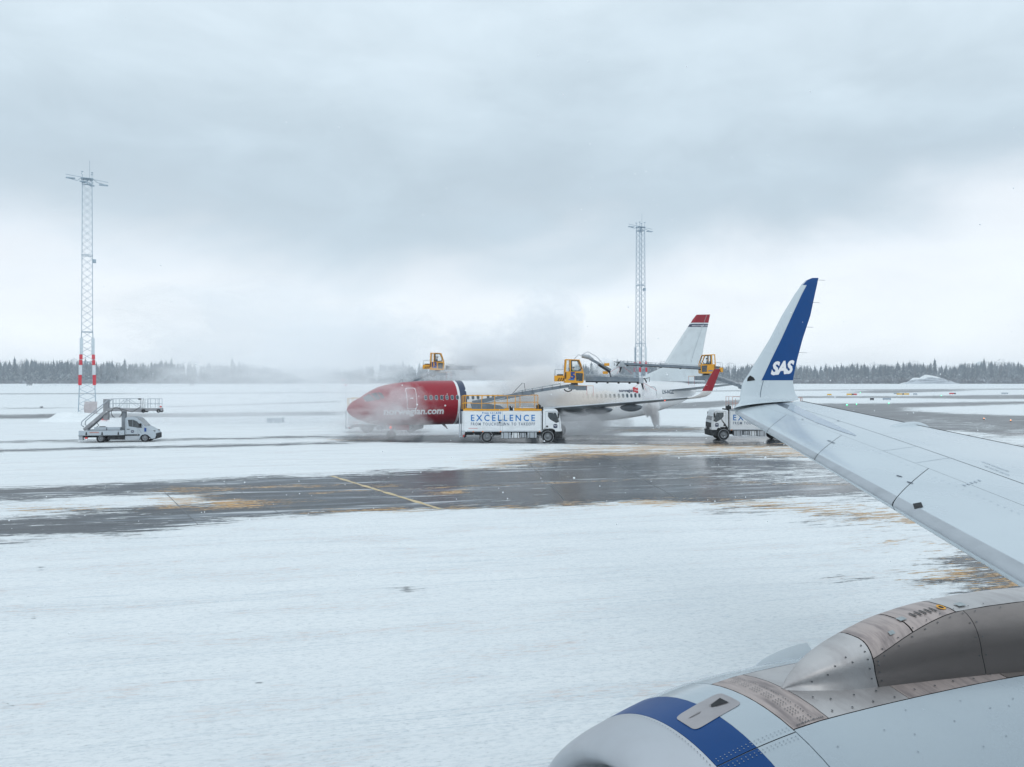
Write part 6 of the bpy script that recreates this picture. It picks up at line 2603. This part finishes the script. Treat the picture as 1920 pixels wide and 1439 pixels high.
# radar dome over the trees
g = MB()
rows = []
for i in range(13):
    q = -math.pi / 2 + .35 + (math.pi - .35) * i / 12
    rows.append([(9 * math.cos(q) * math.cos(t), 9 * math.cos(q) * math.sin(t), 9 * math.sin(q)) for t in np.linspace(0, 2 * math.pi, 25)[:-1]])
D = 1230
dm = empty('radar_dome', ((1838 - 960) / F * D, D, 0), 0, label='pale round radar dome rising above the trees at the right', cat='radar dome')
g.grid(rows, mat('dome_pale', (.62, .66, .68), .6, dirt=.3, scale=.3), True, loop=True)
do = g.build('dome_shell', dm)
do.location = (0, 0, P(0, 688, D).z)
do.scale = (.9, .9, .9)
g = MB()
zt = P(0, 697, D).z
for sx in (-1, 1):
    for sy in (-1, 1):
        g.beam((sx * 6, sy * 6, -.3), (sx * 5, sy * 5, zt), .8, .8, MASTM)
g.box((-7.5, -7.5, zt), (7.5, 7.5, zt + 1.2), MASTM)
g.build('dome_tower', dm)


# ------------------------------------------------------------------ steam and haze
def vol_mat(name, dens, color, scale, lo, hi, seed, soft=1.0, stretch=(1, 1, 1), aniso=0.0, detail=4):
    m = bpy.data.materials.new(name)
    m.use_nodes = True
    nt = m.node_tree
    nt.nodes.clear()
    out = nt.nodes.new('ShaderNodeOutputMaterial')
    v = nt.nodes.new('ShaderNodeVolumePrincipled')
    v.inputs['Color'].default_value = (*color, 1)
    v.inputs['Anisotropy'].default_value = aniso
    tc = nt.nodes.new('ShaderNodeTexCoord')
    wob = nt.nodes.new('ShaderNodeTexNoise')
    wob.inputs['Scale'].default_value = 1.7
    wob.inputs['Detail'].default_value = 5
    wob.inputs['Roughness'].default_value = .6
    woff = nt.nodes.new('ShaderNodeVectorMath')
    woff.operation = 'ADD'
    woff.inputs[1].default_value = (seed * 2.3, seed * 1.1, seed * .7)
    nt.links.new(tc.outputs['Object'], woff.inputs[0])
    nt.links.new(woff.outputs[0], wob.inputs['Vector'])
    wsub = nt.nodes.new('ShaderNodeVectorMath')
    wsub.operation = 'SUBTRACT'
    wsub.inputs[1].default_value = (.5, .5, .5)
    nt.links.new(wob.outputs['Color'], wsub.inputs[0])
    wsc = nt.nodes.new('ShaderNodeVectorMath')
    wsc.operation = 'SCALE'
    wsc.inputs['Scale'].default_value = 1.7
    nt.links.new(wsub.outputs[0], wsc.inputs[0])
    wad = nt.nodes.new('ShaderNodeVectorMath')
    wad.operation = 'ADD'
    nt.links.new(wsc.outputs[0], wad.inputs[0])
    nt.links.new(tc.outputs['Object'], wad.inputs[1])
    ln = nt.nodes.new('ShaderNodeVectorMath')
    ln.operation = 'LENGTH'
    nt.links.new(wad.outputs[0], ln.inputs[0])
    ln0 = nt.nodes.new('ShaderNodeVectorMath')
    ln0.operation = 'LENGTH'
    nt.links.new(tc.outputs['Object'], ln0.inputs[0])
    mp = nt.nodes.new('ShaderNodeMapping')
    mp.inputs['Scale'].default_value = stretch
    mp.inputs['Location'].default_value = (seed * 3.1, seed * 1.7, seed * 2.3)
    nt.links.new(tc.outputs['Object'], mp.inputs[0])
    n = nt.nodes.new('ShaderNodeTexNoise')
    n.inputs['Scale'].default_value = scale
    n.inputs['Detail'].default_value = detail
    n.inputs['Roughness'].default_value = .55
    n.inputs['Distortion'].default_value = .7
    nt.links.new(mp.outputs[0], n.inputs['Vector'])
    fall = nmath(nt, 'SUBTRACT', 1.0, ln.outputs['Value'], clamp=True)
    val = nmath(nt, 'ADD', nmath(nt, 'MULTIPLY', fall, soft), nmath(nt, 'MULTIPLY', nmath(nt, 'SUBTRACT', n.outputs['Fac'], .5), 2.1))
    shape = nramp(nt, val, lo, hi)
    edge = nramp(nt, nmath(nt, 'SUBTRACT', 1.0, ln0.outputs['Value'], clamp=True), 0.0, .16)
    d = nmath(nt, 'MULTIPLY', nmath(nt, 'MULTIPLY', shape, edge), dens)
    nt.links.new(d, v.inputs['Density'])
    nt.links.new(v.outputs[0], out.inputs['Volume'])
    return m


def steam(px, py, Y, rx, ry, rz, dens, label, color=(.9, .93, .96), scale=1.9, lo=.12, hi=.5, seed=1, tilt=0, stretch=(1, 1, 1), rot=0):
    g = MB()
    bm = bmesh.new()
    bmesh.ops.create_icosphere(bm, subdivisions=3, radius=1)
    g.add([v.co for v in bm.verts], [[q.index for q in f.verts] for f in bm.faces], vol_mat('steam_volume', dens, color, scale, lo, hi, seed, stretch=stretch))
    bm.free()
    o = g.build('steam_cloud', label=label, cat='steam', kind='stuff', fix=False)
    o.location = P(px, py, Y)
    o.scale = (rx, ry, rz)
    o.rotation_euler = (0, tilt, rot)
    return o


WS_ = (.985, .99, 1.0)
steam(705, 800, 69.3, 5.5, 1.7, 2.2, .62, 'white steam swirling round the nose wheel and the red chin', WS_, seed=1, lo=.16, hi=.60, scale=2.2)
steam(760, 765, 69.0, 3.6, 1.3, 2.6, .34, 'thin steam veil across the red front cabin door', WS_, seed=2, lo=.14, hi=.6, scale=2.0)
steam(700, 750, 69.6, 5.0, 1.3, 2.4, .34, 'thin steam over the cockpit of the red nose', WS_, seed=22, lo=.12, hi=.6, scale=2.0)
steam(500, 755, 98, 25, 8, 6.0, .095, 'wide thin mist drifting left of the red nose', WS_, seed=3, lo=.05, hi=.45, scale=1.6)
steam(640, 668, 92, 14, 6, 5.5, .20, 'soft steam rising over the snow behind the red nose', WS_, seed=4, lo=.14, hi=.42, scale=2.6)
steam(450, 630, 110, 25, 8, 9, .10, 'broad faint steam cloud high left of the aircraft', WS_, seed=5, lo=.14, hi=.42, scale=2.4)
steam(730, 635, 92, 8, 4, 5, .16, 'steam puff above the red cabin section', WS_, seed=6, lo=.14, hi=.40, scale=2.6)
steam(905, 690, 82, 5.2, 2.6, 3.2, .40, 'steam cloud over the roof beside the number 13 cabin', WS_, seed=7, lo=.14, hi=.42, scale=2.4)
steam(965, 686, 81, 7.4, 3.4, 3.6, .55, 'dense steam rolling over the white fuselage roof', WS_, seed=8, lo=.12, hi=.40, scale=2.4)
steam(1005, 648, 82, 5.6, 3.2, 4.6, .32, 'tall steam column rising behind the number 5 cabin', WS_, seed=9, lo=.14, hi=.38, scale=2.8)
steam(1030, 596, 83, 4.4, 2.6, 3.8, .30, 'top of the steam column behind the number 5 cabin', WS_, seed=10, lo=.12, hi=.34, scale=2.8)
steam(900, 650, 83, 5.5, 2.8, 3.4, .28, 'low steam billow left of the tall column', WS_, seed=11, lo=.14, hi=.38, scale=2.8)
steam(1000, 732, 74.8, 5.0, 1.6, 2.7, 1.4, 'steam hiding the cabin windows behind the boom', (.99, .985, .985), seed=12, lo=.06, hi=.45)
steam(1085, 750, 75.2, 4.8, 1.5, 1.35, 1.0, 'warm tinted spray on the fuselage below the spray arm', (.97, .91, .85), seed=13, lo=.08, hi=.5)
steam(1105, 798, 70.8, 4.4, 2.2, 1.9, .80, 'grey steam under the wing right of the near truck', (.84, .85, .87), seed=14, lo=.16, hi=.55, scale=2.2)
steam(1213, 738, 72.5, .6, .5, 1.8, 5.0, 'upper part of the white spray jet at the rear fuselage', WS_, seed=15, lo=.12, hi=.4, tilt=-.25)
steam(1220, 760, 70.9, .95, .7, 1.3, 9.0, 'white spray jet bursting under the wing at the rear fuselage', WS_, seed=16, lo=.12, hi=.4, tilt=-.12)
steam(1228, 780, 70.9, .48, .45, 1.3, 14.0, 'pointed lower end of the white spray jet at the rear fuselage', WS_, seed=19, lo=.10, hi=.35, tilt=-.22)
steam(1138, 690, 79, 1.7, 1.0, 1.2, 1.6, 'small white spray puff above the fuselage between the arms', WS_, seed=17, lo=.14, hi=.45)
steam(830, 704, 78.5, 3.0, 1.2, 1.2, .35, 'steam wisp under the number 13 cabin', WS_, seed=18, lo=.12, hi=.5)

g = MB()
zt = 37.5
g.box((-2600, -500, -1.1), (2600, 3400, zt), DARKG)
hz = g.build('haze', kind='stuff', fix=True)
hm = bpy.data.materials.new('haze_air')
hm.use_nodes = True
nt = hm.node_tree
nt.nodes.clear()
o_ = nt.nodes.new('ShaderNodeOutputMaterial')
v_ = nt.nodes.new('ShaderNodeVolumePrincipled')
v_.inputs['Color'].default_value = (.86, .92, .98, 1)
v_.inputs['Density'].default_value = .00032
v_.inputs['Anisotropy'].default_value = 0
nt.links.new(v_.outputs[0], o_.inputs['Volume'])
hz.data.materials.clear()
hz.data.materials.append(hm)

# ------------------------------------------------------------------ snow flakes in the air
FL = mat('snow_flake_white', (.9, .93, .96), .8, dirt=0)
g = MB()
rg = random.Random(11)
for i in range(1500):
    D = rg.uniform(7, 62) ** 1.0
    x = rg.uniform(-.72, .72) * D
    z = rg.uniform(.1, H + .5 * D) if rg.random() < .5 else rg.uniform(.1, H + .12 * D)
    if D < 16 and z < 3.2 and x > -1:
        continue
    r = rg.uniform(.005, .010) * (1 + D / 28)
    g.add([(x - r, D, z), (x, D - r, z), (x + r, D, z), (x, D + r, z), (x, D, z + r), (x, D, z - r)],
          [(0, 1, 4), (1, 2, 4), (2, 3, 4), (3, 0, 4), (1, 0, 5), (2, 1, 5), (3, 2, 5), (0, 3, 5)], FL)
g.build('falling_snow', kind='stuff', label='loose snowflakes drifting in the air over the apron', cat='snowfall', fix=False)
